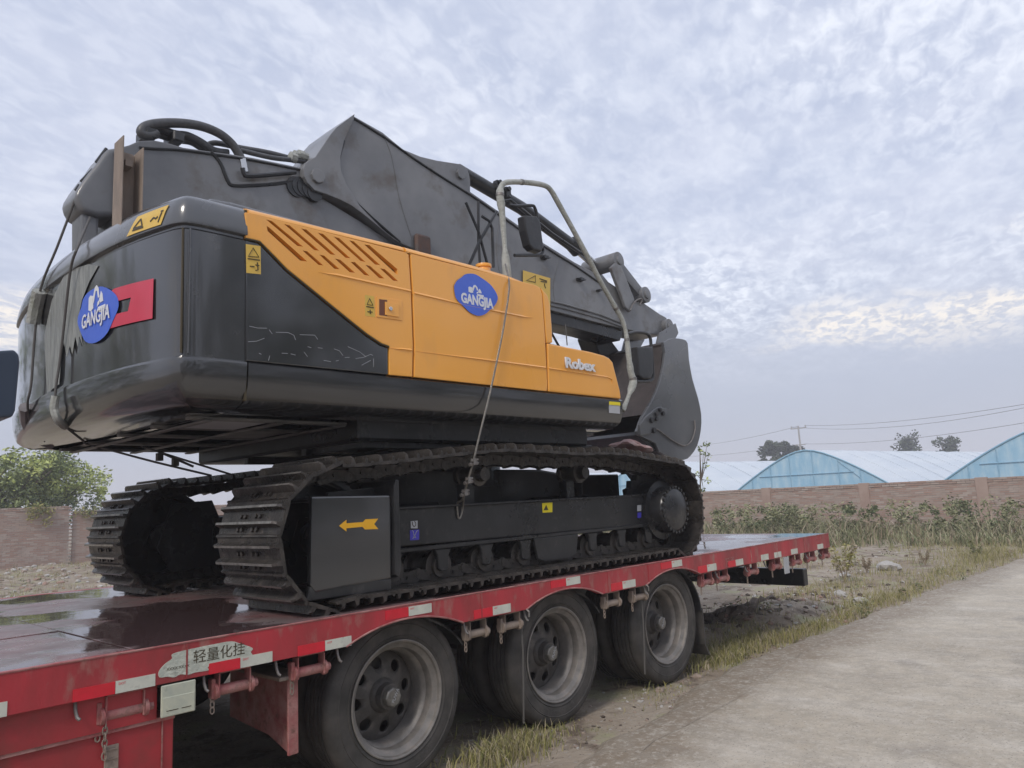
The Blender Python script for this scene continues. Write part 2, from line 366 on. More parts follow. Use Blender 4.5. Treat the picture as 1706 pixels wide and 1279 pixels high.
# lashing rollers under the rail
RX=[(1.289,1.441),(1.802,1.954),(2.232,2.382),(3.476,3.610),(3.80,3.936),(4.956,5.099),(5.335,5.48),(6.438,6.58),(6.731,6.88),(7.352,7.50),(7.919,8.05),(8.42,8.57),(8.82,8.97),(9.251,9.38)]
def roller(x0,x1,m):
    r=thing_part('lashing_roller',((x0+x1)/2,.05,.69),trailer)
    bm=bmesh.new(); add_tube(bm,[(x0,.05,.69),(x1,.05,.69)],.026,12); 
    for q in (x0-.018,x1+.016): add_tube(bm,[(q-.008,.05,.69),(q+.008,.05,.69)],.040,10)
    add_tube(bm,[(x1+.02,.05,.69),(x1+.05,.05,.69)],.022,8)
    finish('pipe',bm,m,r,smooth=True)
    bm=bmesh.new(); add_box(bm,x0-.006,x1+.004,.02,.05,.772,.779)
    for q in (x0-.008,x1): add_box(bm,q,q+.007,.02,.08,.66,.772)
    add_box(bm,x0-.04,x0-.02,.03,.07,.66,.75)
    finish('bracket',bm,m,r,bevel=.002,seg=1)
    bm=bmesh.new(); 
    for k in range(3): add_tube(bm,[(x0-.03+.010*math.cos(t),.045+.0*k,.66-.028*k+.017*math.sin(t)) for t in np.linspace(0,2*math.pi,9)[:-1]],.0035,5,closed=True)
    finish('chain',bm,RUST,r,smooth=True)['kind']='stuff'
def thing_part(name,loc,parent):
    o=bpy.data.objects.new(name,None); COL.objects.link(o); o.parent=parent; o.location=Vector(loc)-org(parent); ORG[o.name]=Vector(loc); o.empty_display_size=.1; return o
for i,(a,b) in enumerate(RX): roller(a,b,REDD if i<3 or i>6 else RUST)
# hooks between the rollers
for x in (1.16,1.72,2.10,2.47,3.42,3.99,5.46,6.66,7.25,7.68,8.23,8.72,9.1):
    tube('rope_hook',[(x,.03,.779),(x,.02,.74),(x+.004,.01,.715),(x+.012,.0,.705)],.0075,STEEL,trailer,n=6)
box('hanging_plate',8.10,8.22,.0,.012,.60,.775,LAMP,trailer)
# hanging rubber strips in front of the two rear wheels
for x,zb in((3.985,-.02),(5.455,0.02)):
    tube('hanging_strap',[(x,.06,.775),(x+.004,.055,.5),(x-.01,.055,.25),(x-.02,.06,zb+.05)],.007,DWIRE,trailer,n=6)
    tube('strap_hook',[(x,.0,.785),(x,-.024,.77),(x,-.022,.735)],.007,STEEL,trailer,n=6)
# tool box on the left, with the recessed panel above it
box('recess_panel',-4,1.505,.035,.05,.628,.779,RED2,trailer,bevel=0)
tb=prism('tool_box',[(-4,-.02),(-4,.622),(1.592,.622),(1.592,-.02)],.055,.75,RED2,trailer,bevel=.008)
bm=bmesh.new(); add_box(bm,1.535,1.541,.049,.053,-.01,.61); add_box(bm,-4,1.59,.040,.058,.612,.630); finish('box_seam',bm,REDD,tb)
text('box_number','88',(1.385,.052,.365),.075,REDD,tb,extrude=.0008)
cl=box('cream_number_plate',1.508,1.668,-.006,-.002+.006,.634,.775,CREAM,trailer,bevel=.004)
bm=bmesh.new(); add_box(bm,1.513,1.66,-.010,-.0061,.637,.722); finish('plate_cover',bm,CREAM,cl,bevel=.003,seg=1)
bm=bmesh.new(); add_box(bm,1.53,1.585,-.0112,-.0101,.66,.663); add_box(bm,1.60,1.645,-.0112,-.0101,.66,.663); finish('plate_print',bm,INK,cl)
box('latch_plate',1.29,1.35,.048,.054,.43,.56,RUST,tb)
bm=bmesh.new()
for k in range(6): add_tube(bm,[(1.285+(.010*math.cos(t) if k%2 else 0),.035+(.010*math.cos(t) if not k%2 else 0),.655-.026*k+.018*math.sin(t)) for t in np.linspace(0,2*math.pi,9)[:-1]],.0036,5,closed=True)
for z in(.46,.5,.54): add_box(bm,1.295,1.345,.043,.048,z,z+.006)
finish('latch_chain',bm,RUST,tb,smooth=True)['kind']='stuff'
# red flap in front of the first wheel
prism('front_mudflap',[(.10,.66),(.10,.285),(.14,.27),(.35,.33),(.8,.36),(.8,.66)],2.235,2.25,REDD,trailer,axis='x',bevel=.002)
box('mudflap_flange',2.20,2.262,.082,.098,.275,.67,REDD,trailer)
box('mudflap_bracket',2.14,2.3,.06,.8,.66,.68,RUST,trailer)
# fender and rubber flap behind the last wheel
fp=[(5.90+.60*math.sin(a),.42+.60*math.cos(a)*.75) for a in np.linspace(.35,1.55,12)]; fq=[(5.90+.615*math.sin(a),.42+.615*math.cos(a)*.76) for a in np.linspace(1.55,.35,12)]
prism('rear_fender',fp+fq,.12,.75,BLKM,trailer)
prism('rear_mudflap',[(6.52,.45),(6.535,.45),(6.545,.12),(6.60,.02),(6.58,.015),(6.525,.12)],.12,.75,TYR,trailer)
for cx in AX[:2]:
    fp=[(cx+.60*math.sin(a),.42+.60*math.cos(a)*.72) for a in np.linspace(.35,1.1,8)]; fq=[(cx+.612*math.sin(a),.42+.612*math.cos(a)*.735) for a in np.linspace(1.1,.35,8)]
    prism('rear_fender',fp+fq,.12,.75,BLKM,trailer)
# wheels: dual tyres, deep dished rims with hand holes
def tyre_prof(y0,w,R=.5):
    g=[]; n=5
    y1=y0+w
    side=[(.325,y0+.03),(.345,y0+.012),(.356,y0+.009),(.360,y0+.004),(.364,y0+.009),(.39,y0+.003),(.425,y0+.001),(.429,y0-.003),(.433,y0+.001),(.44,y0),(.47,y0+.006),(.488,y0+.020),(.498,y0+.04)]
    tr=[]; tw=(w-.08)/n
    for k in range(n):
        a=y0+.04+k*tw; e=.008
        tr+=[(R,a+e),(R,a+tw-e)]
        if k<n-1: tr+=[(R-.014,a+tw-e+.002),(R-.014,a+tw+e-.002)]
    other=[(r,y0+y1-y) for r,y in reversed(side)]
    return side+tr+other
WY=.10
def make_wheel(cx,cz,rot,name='wheel'):
    w=thing_part(name,(cx,.4,cz),trailer)
    lathe('tyre',tyre_prof(WY,.27),cx,cz,TYR,w,n=72)
    lathe('inner_tyre',tyre_prof(WY+.33,.27),cx,cz,TYR,w,n=48)
    yo=WY+.012
    rimp=[(.336,yo+.006),(.338,yo-.004),(.332,yo-.006),(.322,yo),(.318,yo+.016),(.300,yo+.03),(.290,yo+.035),(.285,yo+.05),(.285,yo+.09),(.268,yo+.105),(.262,yo+.13),(.262,yo+.19),(.262,yo+.25)]
    lathe('rim',rimp,cx,cz,RIM,w,n=64)
    # disc with eight hand holes
    disc=lathe('rim_disc',[(.263,yo+.205),(.240,yo+.192),(.215,yo+.188),(.12,yo+.155),(.0,yo+.152),(.0,yo+.168),(.12,yo+.170),(.215,yo+.204),(.263,yo+.218)],cx,cz,RIM2,w,n=64)
    bm=bmesh.new()
    for k in range(8):
        a=rot+k*math.pi/4; add_cyl_y(bm,cx+.190*math.cos(a),cz+.190*math.sin(a),.036,yo-.0,yo+.3,16)
    cut=finish('cutter',bm,RIM,None); 
    # bake to shared frame: both have their own origins
    boolean(disc,cut)
    bm=bmesh.new(); add_lathe_y(bm,[(.26,yo+.30),(.0,yo+.30),(.0,yo+.31),(.26,yo+.31)],cx,cz,24); 
    finish('brake_drum',bm,BLKM,w)
    hub=lathe('hub',[(.105,yo+.165),(.098,yo+.14),(.080,yo+.125),(.074,yo+.08),(.0,yo+.08)],cx,cz,RIM2,w,n=32)
    bm=bmesh.new(); add_tube(bm,[(cx,yo+.082,cz),(cx,yo+.050,cz),(cx,yo+.042,cz)],[.058,.058,.05],8); cap=finish('hub_cap',bm,HUB,w,bevel=.003)
    t=text('hub_lettering','FUWA',(cx-.030*math.cos(1.0)+.012,yo+.0405,cz-.040*math.sin(1.0)),.030,LAMP,cap,extrude=.0012,rot=1.05)
    return w
for i,cx in enumerate(AX): make_wheel(cx,.40,[.12,.25,-.05][i])
for cx in AX:
    tube('axle',[(cx,.5,.40),(cx,TW-.5,.40)],.07,BLKM,trailer,n=14)
    # far side pair
    fw=thing_part('wheel',(cx,TW-.4,.40),trailer)
    lathe('tyre',tyre_prof(TW-WY-.27,.27),cx,.40,TYR,fw,n=40); lathe('inner_tyre',tyre_prof(TW-WY-.6,.27),cx,.40,TYR,fw,n=40)
    lathe('rim_disc',[(.33,TW-.25),(.0,TW-.25),(0,TW-.6),(.33,TW-.6)],cx,.40,BLKM,fw,n=24)
    bm=bmesh.new(); add_box(bm,cx-.5,cx+.5,1.08,1.16,.46,.50); add_box(bm,cx-.03,cx+.03,1.0,1.2,.40,.56); finish('leaf_spring',bm,BLKM,trailer)
# ------------------------------------------------------------------ EXCAVATOR
EX=thing('excavator',(4.4,1.6,DZ),'black and orange-yellow crawler excavator with blue round stickers, chained on the trailer','excavator')
# --- tracks
def track_path():
    cxl,cxr,cz=2.575,6.205,1.375; R_=.40
    pts=[(x,DZ+.075) for x in np.linspace(2.62,6.15,30)]
    pts+=[(cxr+ (R_+.02)*math.sin(a),cz-.0-(R_+.02)*math.cos(a)+.0) for a in np.linspace(.12,math.pi-.1,18)]
    pts+=[(5.8,1.835),(5.45,1.868),(5.12,1.876),(4.85,1.868),(4.5,1.878),(4.15,1.885),(3.92,1.885),(3.6,1.862),(3.25,1.832),(2.95,1.802)]
    pts+=[(cxl-(R_)*math.sin(a),cz+(R_)*math.cos(a)) for a in np.linspace(.1,math.pi-.12,18)]
    return smoothpts(pts,4,True)
def resample(pts,n):
    P_=[Vector(p) for p in pts]; P_.append(P_[0]); L_=[0]
    for a,b in zip(P_,P_[1:]): L_.append(L_[-1]+(b-a).length)
    out=[]
    for k in range(n):
        t=L_[-1]*k/n; i=max(j for j in range(len(L_)) if L_[j]<=t); i=min(i,len(P_)-2)
        f=(t-L_[i])/max(1e-9,L_[i+1]-L_[i]); p=P_[i].lerp(P_[i+1],f); d=(P_[i+1]-P_[i]).normalized(); out.append((p,d))
    return out,L_[-1]
NS=49
path=track_path(); RS,LEN=resample(path,NS); PITCH=LEN/NS
def shoe_mesh(w):
    bm=bmesh.new(); h=PITCH*.5
    # local: x along the chain, z outward, y across
    prof=[(-h-.012,.0),(-h-.010,.012),(-h+.02,.016),(-h+.026,.058),(-h+.040,.058),(-h+.050,.018),(.012,.016),(.022,.064),(.036,.064),(.046,.016),(h-.02,.014),(h-.012,.026),(h+.0,.026),(h+.006,.004),(h-.02,-.002),(-h+.02,-.006)]
    # notch the ends of the bars a little
    ysx=[-w/2,-w/2+.03,w/2-.03,w/2]; rings=[]
    for k,y in enumerate(ysx):
        f=.75 if k in(0,3) else 1
        rings.append([bm.verts.new((x,y,z*f if z>.03 else z)) for x,z in prof])
    n=len(prof)
    for a,b in zip(rings,rings[1:]):
        for i in range(n): bm.faces.new((a[i],b[i],b[(i+1)%n],a[(i+1)%n]))
    bm.faces.new(rings[0][::-1]); bm.faces.new(rings[-1])
    for y in(-.11,-.06,.06,.11):
        for x in (-.02,.058): add_tube(bm,[(x,y,.012),(x,y,.030)],.014,6)
    bmesh.ops.recalc_face_normals(bm,faces=bm.faces)
    for f in bm.faces:
        if f.calc_center_median().z>.0575: f.material_index=1
    me=bpy.data.meshes.new('track_shoe'); bm.to_mesh(me); bm.free(); me.materials.append(TRK); me.materials.append(TIP); return me
def link_mesh():
    bm=bmesh.new(); h=PITCH*.5
    for y in(-.085,.085):
        add_prism(bm,[(-h-.02,-.085),(-h-.035,-.05),(-h-.01,-.02),(-.02,-.008),(h-.02,-.004),(h+.02,-.03),(h+.03,-.065),(h,-.095),(0,-.075)],y-.018,y+.018)
    add_tube(bm,[(-h,-.105,-.055),(-h,.105,-.055)],.030,10); add_tube(bm,[(0,-.11,-.04),(0,.11,-.04)],.012,6)
    bmesh.ops.recalc_face_normals(bm,faces=bm.faces)
    me=bpy.data.meshes.new('track_link'); bm.to_mesh(me); bm.free(); me.materials.append(TRK); return me
LM=link_mesh()
def make_track(y0,y1):
    t=thing_part('track',(4.4,(y0+y1)/2,DZ),EX); SM=shoe_mesh(y1-y0)
    yc=(y0+y1)/2
    for i,(p,d) in enumerate(RS):
        nrm=Vector((d.y,-d.x))   # outward for an anticlockwise loop seen from -y
        Rm=Matrix(((d.x,0,nrm.x),(0,1,0),(d.y,0,nrm.y))).to_4x4()
        for nm,me in(('track_shoe',SM),('track_link',LM)):
            o=bpy.data.objects.new(nm,me); COL.objects.link(o); o.parent=t
            jit=Matrix.Rotation(random.uniform(-.012,.012),4,'Y')
            o.matrix_basis=Matrix.Translation(Vector((p.x,yc,p.y))-org(t))@Rm@jit
    return t
make_track(.085,.80); make_track(2.38,3.06)
def frame(yc,sgn,full=True):
    """one side frame: box beam, idler, sprocket with drive motor, rollers, guards"""
    f=thing_part('track_frame',(4.4,yc,DZ),EX)
    y0=yc-.20; y1=yc+.20
    yn=yc-.30 if sgn<0 else yc+.30
    # beam with sloped top and a lip on the lower edge
    prism('side_beam',[(2.95,1.275),(2.95,1.52),(6.10,1.525),(6.10,1.245)],yc-.16,yc+.16,BLKM,f,bevel=.012)
    ya,yb=(yc-.185,yc-.16) if sgn<0 else (yc+.16,yc+.185)
    box('beam_lip',2.96,6.11,ya,yb,1.235,1.262,BLKM,f); box('beam_top_lip',2.96,6.11,ya,yb,1.512,1.530,BLKM,f)
    box('beam_end_plate',6.10,6.125,yc-.19,yc+.17,1.225,1.545,BLKM,f,bevel=.01)
    # idler
    lathe('idler',[(.335,yc-.09),(.37,yc-.085),(.37,yc-.05),(.40-.075,yc-.045),(.325,yc+.045),(.37,yc+.05),(.37,yc+.085),(.335,yc+.09),(.12,yc+.06),(.12,yc+.12),(.0,yc+.12),(0,yc-.12),(.12,yc-.12),(.12,yc-.06)],2.585,1.375,BLKM,f,n=40)
    # sprocket
    bm=bmesh.new(); pr=[]
    for k in range(42):
        a=2*math.pi*k/42; r=.365 if k%2 else .325; pr.append((6.205+r*math.cos(a),1.375+r*math.sin(a)))
    add_prism(bm,pr,yc-.035,yc+.035); finish('sprocket',bm,BLKM,f,bevel=.006,seg=1)
    if sgn<0: prof=[(.0,yc-.355),(.175,yc-.35),(.20,yc-.335),(.215,yc-.30),(.215,yc-.20),(.27,yc-.19),(.27,yc-.04),(0,yc-.04)]
    else: prof=[(.0,yc+.355),(.175,yc+.35),(.20,yc+.335),(.215,yc+.30),(.215,yc+.20),(.27,yc+.19),(.27,yc+.04),(0,yc+.04)]
    mt=lathe('drive_motor',prof,6.205,1.375,BLKM,f,n=40)
    bm=bmesh.new()
    for k in range(26):
        a=2*math.pi*k/26; q=yc-.335 if sgn<0 else yc+.335
        add_cyl_y(bm,6.205+.205*math.cos(a),1.375+.205*math.sin(a),.016,q-.012,q+.012,6)
    finish('motor_bolt',bm,BLKM,mt)['kind']='stuff'
    # lower rollers
    for k in range(8):
        x=3.08+k*.415
        r=lathe('lower_roller',[(.0,yc-.15),(.07,yc-.15),(.07,yc-.125),(.115,yc-.12),(.115,yc-.085),(.092,yc-.08),(.088,yc+.08),(.115,yc+.085),(.115,yc+.12),(.07,yc+.125),(.07,yc+.15),(0,yc+.15)],x,1.115,TRK,f,n=24)
        for q in(-1,1):
            bm=bmesh.new(); add_prism(bm,[(x-.075,1.235),(x+.075,1.235),(x+.05,1.19),(x+.042,1.10),(x+.02,1.085),(x-.02,1.085),(x-.042,1.10),(x-.05,1.19)],yc+q*.155-.02,yc+q*.155+.02)
            finish('roller_bracket',bm,BLKM,f,bevel=.006,seg=1)
    # carrier rollers
    for x in(3.94,5.13):
        lathe('carrier_roller',[(.0,yc-.16),(.05,yc-.16),(.055,yc-.10),(.085,yc-.095),(.085,yc-.06),(.068,yc-.055),(.068,yc+.055),(.085,yc+.06),(.085,yc+.10),(0,yc+.10)],x,1.735,TRK,f,n=22)
        bm=bmesh.new(); add_box(bm,x-.05,x+.05,yc+.02,yc+.10,1.52,1.68)
        finish('carrier_bracket',bm,BLKM,f)
    # yoke that carries the idler
    prism('idler_yoke',[(2.50,1.30),(2.62,1.64),(2.95,1.66),(3.02,1.50),(3.02,1.12),(2.62,1.10)],yc-.14,yc-.105,BLKM,f,bevel=.006)
    prism('idler_yoke',[(2.50,1.30),(2.62,1.64),(2.95,1.66),(3.02,1.50),(3.02,1.12),(2.62,1.10)],yc+.105,yc+.14,BLKM,f,bevel=.006)
    # chain guard
    g=yc-.19 if sgn<0 else yc+.17
    prism('chain_guard',[(4.40,1.235),(4.94,1.235),(4.90,1.08),(4.82,1.055),(4.52,1.055),(4.44,1.08)],g,g+.022,BLKM,f,bevel=.004)
    return f
f1=frame(.46,-1); f2=frame(2.72,1)
# front idler guard box on the near frame with the arrow on it
gb=prism('idler_guard',[(2.385,1.12),(2.40,1.615),(2.965,1.605),(2.955,1.10),(2.42,1.075)],.155,.20,BLK,f1,bevel=.012)
box('guard_top',2.40,2.965,.20,.62,1.585,1.603,BLKM,f1)
prism('guard_back_plate',[(2.965,1.12),(2.97,1.66),(2.985,1.70),(3.01,1.70),(3.012,1.15),(2.99,1.10)],.13,.62,BLKM,f1,bevel=.008)
prism('guard_lower_plate',[(2.36,1.035),(2.385,1.11),(2.955,1.095),(2.955,1.03)],.16,.19,BLKM,f1,bevel=.006)
ar=[(2.579,1.438),(2.63,1.47),(2.63,1.45),(2.749,1.451),(2.767,1.466),(2.86,1.465),(2.83,1.434),(2.859,1.403),(2.761,1.406),(2.744,1.423),(2.629,1.421),(2.629,1.403)]
flat('arrow',ar,.1535,ARR,f1,th=.0015)
# stickers on the beam (near face y=.30)
YB=.30-.0005
def stick(pts,m,y,parent,nm='label'): return flat(nm,pts,y,m,parent,.0015)
l=stick([(4.549,1.501),(4.673,1.501),(4.666,1.425),(4.55,1.426)],YBR,YB,f1,'yellow_label')
stick([(4.559,1.444),(4.595,1.485),(4.617,1.444)],INK,YB-.0018,l,'warning_triangle')
stick([(3.231,1.432),(3.289,1.433),(3.287,1.382),(3.231,1.386)],LAMP,YB,f1,'hook_label'); stick([(5.85,1.433),(5.913,1.433),(5.906,1.379),(5.843,1.379)],LAMP,YB,f1,'hook_label')
s=stick([(3.223,1.374),(3.3,1.374),(3.297,1.307),(3.221,1.309)],BLUEL,YB,f1,'blue_label'); stick([(5.846,1.366),(5.904,1.366),(5.898,1.32),(5.84,1.318)],BLUEL,YB,f1,'blue_label')
bm=bmesh.new(); q=[(3.243,1.428),(3.245,1.408),(3.257,1.394),(3.271,1.403),(3.272,1.418),(3.261,1.43)]; add_tube(bm,[(x,YB-.002,z) for x,z in q],.0028,5); finish('hook_print',bm,INK,f1)
bm=bmesh.new(); q=[(3.238,1.37),(3.248,1.367),(3.255,1.333),(3.241,1.317),(3.257,1.325),(3.269,1.321),(3.26,1.337),(3.276,1.363),(3.289,1.368)]; add_tube(bm,[(x,YB-.002,z) for x,z in q],.0025,5); finish('emblem_print',bm,LAMP,s)
# --- centre frame and swing ring
prism('centre_frame',[(3.05,1.42),(3.3,1.22),(5.8,1.22),(6.25,1.42),(6.1,1.70),(5.3,1.80),(3.5,1.815),(3.15,1.70)],.95,2.2,BLKM,EX,bevel=.02)
for x in(3.55,5.35):
    for a,b in((.60,1.0),(2.15,2.6)): box('cross_leg',x-.22,x+.22,a,b,1.28,1.55,BLKM,EX,bevel=.02)
bm=bmesh.new(); add_tube(bm,[(4.45,1.57,1.66),(4.45,1.57,1.90)],.66,48); finish('swing_ring',bm,BLKM,EX,smooth=True)
bm=bmesh.new()
for k in range(36):
    a=k*math.pi/18; add_tube(bm,[(4.45+.62*math.cos(a),1.57+.62*math.sin(a),1.9),(4.45+.62*math.cos(a),1.57+.62*math.sin(a),1.92)],.015,6)
finish('ring_bolt',bm,BLKM,EX)['kind']='stuff'
box('motor_guard',5.75,6.35,.84,.95,1.25,1.74,BLKM,EX,bevel=.01)
# --- upper frame
YS=.10; YF=3.05; ZB,ZCR,ZS=2.135,2.347,3.049
box('upper_frame',2.92,5.35,.42,2.8,1.97,2.13,BLKM,EX,bevel=.02)
bm=bmesh.new()
for y in(1.15,2.0): add_box(bm,2.95,6.1,y-.03,y+.03,1.92,2.4)
add_box(bm,3.0,3.9,.5,1.2,1.93,1.99); add_box(bm,4.95,5.5,.5,2.7,1.95,1.99)
finish('floor_beam',bm,BLKM,EX,bevel=.005,seg=1)
# open tray under the counterweight: rails and diagonal members
TG=mat('tray_grey',(.12,.12,.12),(.22,.21,.20),rough=.5,scale=6)
for y in(.55,1.05,1.6,2.2,2.8): box('tray_rail',1.85,2.9,y-.03,y+.03,2.078,2.098,TG,EX)
for x in(1.95,2.4,2.85): box('tray_cross_bar',x-.025,x+.025,.5,2.85,2.065,2.077,TG,EX)
box('tray_panel',2.0,2.36,.6,1.02,2.081,2.09,LAMP,EX); box('tray_panel',2.44,2.8,1.1,1.55,2.081,2.09,TG,EX)
# counterweight
cwx=smoothpts([(1.975,YS),(1.78,YS),(1.68,YS+.008),(1.62,YS+.04),(1.575,YS+.15),(1.50,.60),(1.46,1.05),(1.445,1.57),(1.46,2.1),(1.50,2.55),(1.575,3.0),(1.62,3.11),(1.68,3.142),(1.78,3.15),(1.975,3.15)],3)
YFAR=3.15
def ring(inset,z,dx=0):
    out=[]; n=len(cwx)
    for i,p in enumerate(cwx):
        a=Vector(cwx[max(0,i-1)]); b=Vector(cwx[min(n-1,i+1)]); t=(b-a).normalized(); nr=Vector((t.y,-t.x))*-1
        # the outline runs near side -> rear -> far side, inward is to its left
        q=Vector(p)+Vector((t.y,-t.x))*inset
        if i in(0,n-1): q.x=1.975
        q.x=min(q.x,1.975)
        out.append((q.x,q.y,z))
    return out
def loft(name,rings,m,parent,cap0=True,cap1=True,smooth=True):
    bm=bmesh.new(); R_=[[bm.verts.new(v) for v in r] for r in rings]
    for a,b in zip(R_,R_[1:]):
        n=len(a)
        for i in range(n): bm.faces.new((a[i],a[(i+1)%n],b[(i+1)%n],b[i]))
    if cap0: bm.faces.new(R_[0][::-1])
    if cap1: bm.faces.new(R_[-1])
    return finish(name,bm,m,parent,smooth=smooth)
cw=loft('counterweight',[ring(.30,2.098),ring(.14,2.104),ring(.075,2.122),ring(.035,2.155),ring(.014,2.20),ring(.004,2.26),ring(-.003,2.335),ring(.0,2.347),ring(.017,2.356),ring(.019,2.42),ring(.010,3.035),ring(.018,3.045),ring(.018,3.062)],BLK,EX)
loft('counterweight_cap',[ring(.018,3.062),ring(-.004,3.066),ring(-.006,3.075),ring(.004,3.15),ring(.018,3.20),ring(.045,3.232),ring(.085,3.25),ring(.14,3.256)],BLK2,cw)
box('side_gap',1.972,1.984,YS+.02,YS+.3,2.14,3.22,INK,EX,bevel=0)
# side skirt with rounded lower edge
sk=[(YS+.30,2.098),(YS+.13,2.108),(YS+.07,2.128),(YS+.03,2.165),(YS+.01,2.22),(YS+.002,2.29),(YS,2.342),(YS+.012,2.352),(YS+.30,2.352)]
def skirt(mir):
    pts=[(y if not mir else YS+YFAR-y,z) for y,z in sk]
    return prism('side_skirt',pts,1.985,5.45,BLK,EX,axis='x',smooth=True)
s1=skirt(False); skirt(True)
stl=flat('white_label',[(5.258,2.325),(5.415,2.326),(5.403,2.226),(5.247,2.227)],YS-.001+.004,LAMP,s1); flat('label_top',[(5.258,2.325),(5.415,2.326),(5.412,2.297),(5.255,2.297)],YS-.0005,YBR,s1,.002)
# body core behind the doors so nothing is hollow
prism('engine_bay',[(1.99,2.36),(1.99,3.19),(4.40,3.19),(4.44,2.77),(5.38,2.73),(5.40,2.36)],YS+.06,YFAR-.06,BLKM,EX)
# door 1: yellow upper, black lower triangle
def CL_(q): return [(x,min(z,3.199)) for x,z in q]
def side_panel(name,pts,m,y=YS,th=.04,bevel=.006,parent=EX,seg=2): return prism(name,pts,y,y+th,m,parent,bevel=bevel,seg=seg)
d1=side_panel('engine_door',CL_([(1.964,3.234),(1.966,3.049),(2.018,3.05),(2.047,3.049),(2.076,3.031),(2.222,2.918),(2.427,2.801),(2.621,2.69),(2.774,2.604),(2.88,2.557),(2.939,2.546),(2.933,2.359),(3.12,2.361),(3.133,2.576),(3.13,2.954),(3.121,3.188),(3.101,3.221),(3.062,3.234),(2.732,3.234),(2.228,3.235)]),YEL)
# slots cut right through the door, dark louvre box behind
slots=[
[(2.089,3.185),(2.124,3.185),(2.325,3.074),(2.287,3.071)],
[(2.201,3.185),(2.238,3.185),(2.434,3.072),(2.4,3.069)],
[(2.312,3.183),(2.349,3.185),(2.547,3.069),(2.512,3.066)],
[(2.426,3.182),(2.462,3.184),(2.657,3.069),(2.62,3.066)],
[(2.536,3.183),(2.575,3.183),(2.77,3.068),(2.733,3.067)],
[(2.649,3.183),(2.683,3.185),(2.883,3.07),(2.843,3.066)],
[(2.763,3.181),(2.801,3.186),(3.021,3.07),(3.023,3.032),(3.003,3.038)],
[(2.092,3.147),(2.108,3.142),(2.352,2.989),(2.305,2.985),(2.098,3.118)],
[(2.32,3.05),(2.353,3.051),(2.462,2.986),(2.428,2.983)],
[(2.434,3.048),(2.468,3.048),(2.576,2.984),(2.538,2.98)],
[(2.542,3.045),(2.582,3.045),(2.689,2.982),(2.649,2.979)],
[(2.657,3.046),(2.69,3.051),(2.798,2.983),(2.758,2.981)],
[(2.768,3.048),(2.803,3.049),(2.914,2.986),(2.872,2.982)],
[(2.881,3.048),(2.918,3.05),(3.026,2.988),(2.984,2.985)]]
bm=bmesh.new()
for s in slots: add_prism(bm,s,YS-.05,YS+.10)
cut=finish('cutter',bm,SLOT,None); boolean(d1,cut)
vb=prism('louvre_box',[(2.078,3.229),(2.078,3.121),(2.322,2.955),(3.081,2.956),(3.086,3.101),(2.772,3.228)],YS+.045,YS+.055,SLOT,EX)
d1b=side_panel('lower_door',[(1.968,3.039),(2.018,3.037),(2.043,3.036),(2.069,3.018),(2.214,2.904),(2.419,2.787),(2.612,2.675),(2.765,2.589),(2.871,2.542),(2.929,2.533),(2.925,2.36),(1.975,2.356)],BLK,y=YS+.004)
tr=[(1.968,3.044),(2.022,3.045),(2.051,3.043),(2.076,3.023),(2.218,2.911),(2.423,2.795),(2.617,2.683),(2.771,2.598),(2.875,2.551),(2.936,2.54)]
tube('trim_bead',[(x,YS+.001,z) for x,z in tr],.006,INK,d1b,n=6)
# reflections of the truck low on the black door, drawn as grey streaks
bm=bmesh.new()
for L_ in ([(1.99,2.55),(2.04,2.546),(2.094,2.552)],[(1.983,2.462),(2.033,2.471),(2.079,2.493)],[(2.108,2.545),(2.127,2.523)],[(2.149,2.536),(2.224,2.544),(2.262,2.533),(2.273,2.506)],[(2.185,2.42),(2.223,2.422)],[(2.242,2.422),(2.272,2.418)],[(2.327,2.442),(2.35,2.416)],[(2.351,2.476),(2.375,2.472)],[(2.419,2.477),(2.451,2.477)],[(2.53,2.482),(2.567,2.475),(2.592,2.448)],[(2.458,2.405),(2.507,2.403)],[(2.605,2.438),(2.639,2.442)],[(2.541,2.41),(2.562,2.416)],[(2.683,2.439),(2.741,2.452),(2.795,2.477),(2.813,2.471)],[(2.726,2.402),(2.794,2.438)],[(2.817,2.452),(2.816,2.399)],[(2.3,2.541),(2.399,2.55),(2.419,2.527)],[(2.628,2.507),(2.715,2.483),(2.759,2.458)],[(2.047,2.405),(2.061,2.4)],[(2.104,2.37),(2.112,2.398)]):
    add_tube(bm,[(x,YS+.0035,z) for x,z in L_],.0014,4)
finish('painted_reflection',bm,LAMP,d1b)['kind']='stuff'
# door 2 and the low front box
d2=side_panel('pump_door',CL_([(3.077,3.231),(3.117,3.216),(3.136,3.187),(3.145,2.956),(3.148,2.578),(3.135,2.361),(4.451,2.358),(4.463,2.413),(4.467,2.796),(4.46,3.136),(4.436,3.19),(4.374,3.214),(4.236,3.221),(3.785,3.23),(3.436,3.235)]),YEL)
prism('corner_panel',[(4.451,3.193),(4.475,3.138),(4.482,2.798),(4.488,2.743),(4.562,2.756),(4.564,2.906),(4.557,3.072),(4.533,3.138),(4.478,3.178)],YS+.004,YS+.35,YEL,EX,bevel=.012)
d3=side_panel('front_box',[(4.495,2.744),(4.473,2.357),(5.437,2.359),(5.428,2.433),(5.351,2.675),(5.31,2.703),(5.235,2.721),(5.052,2.733),(4.698,2.74)],YEL,th=.9,bevel=.014,seg=3)
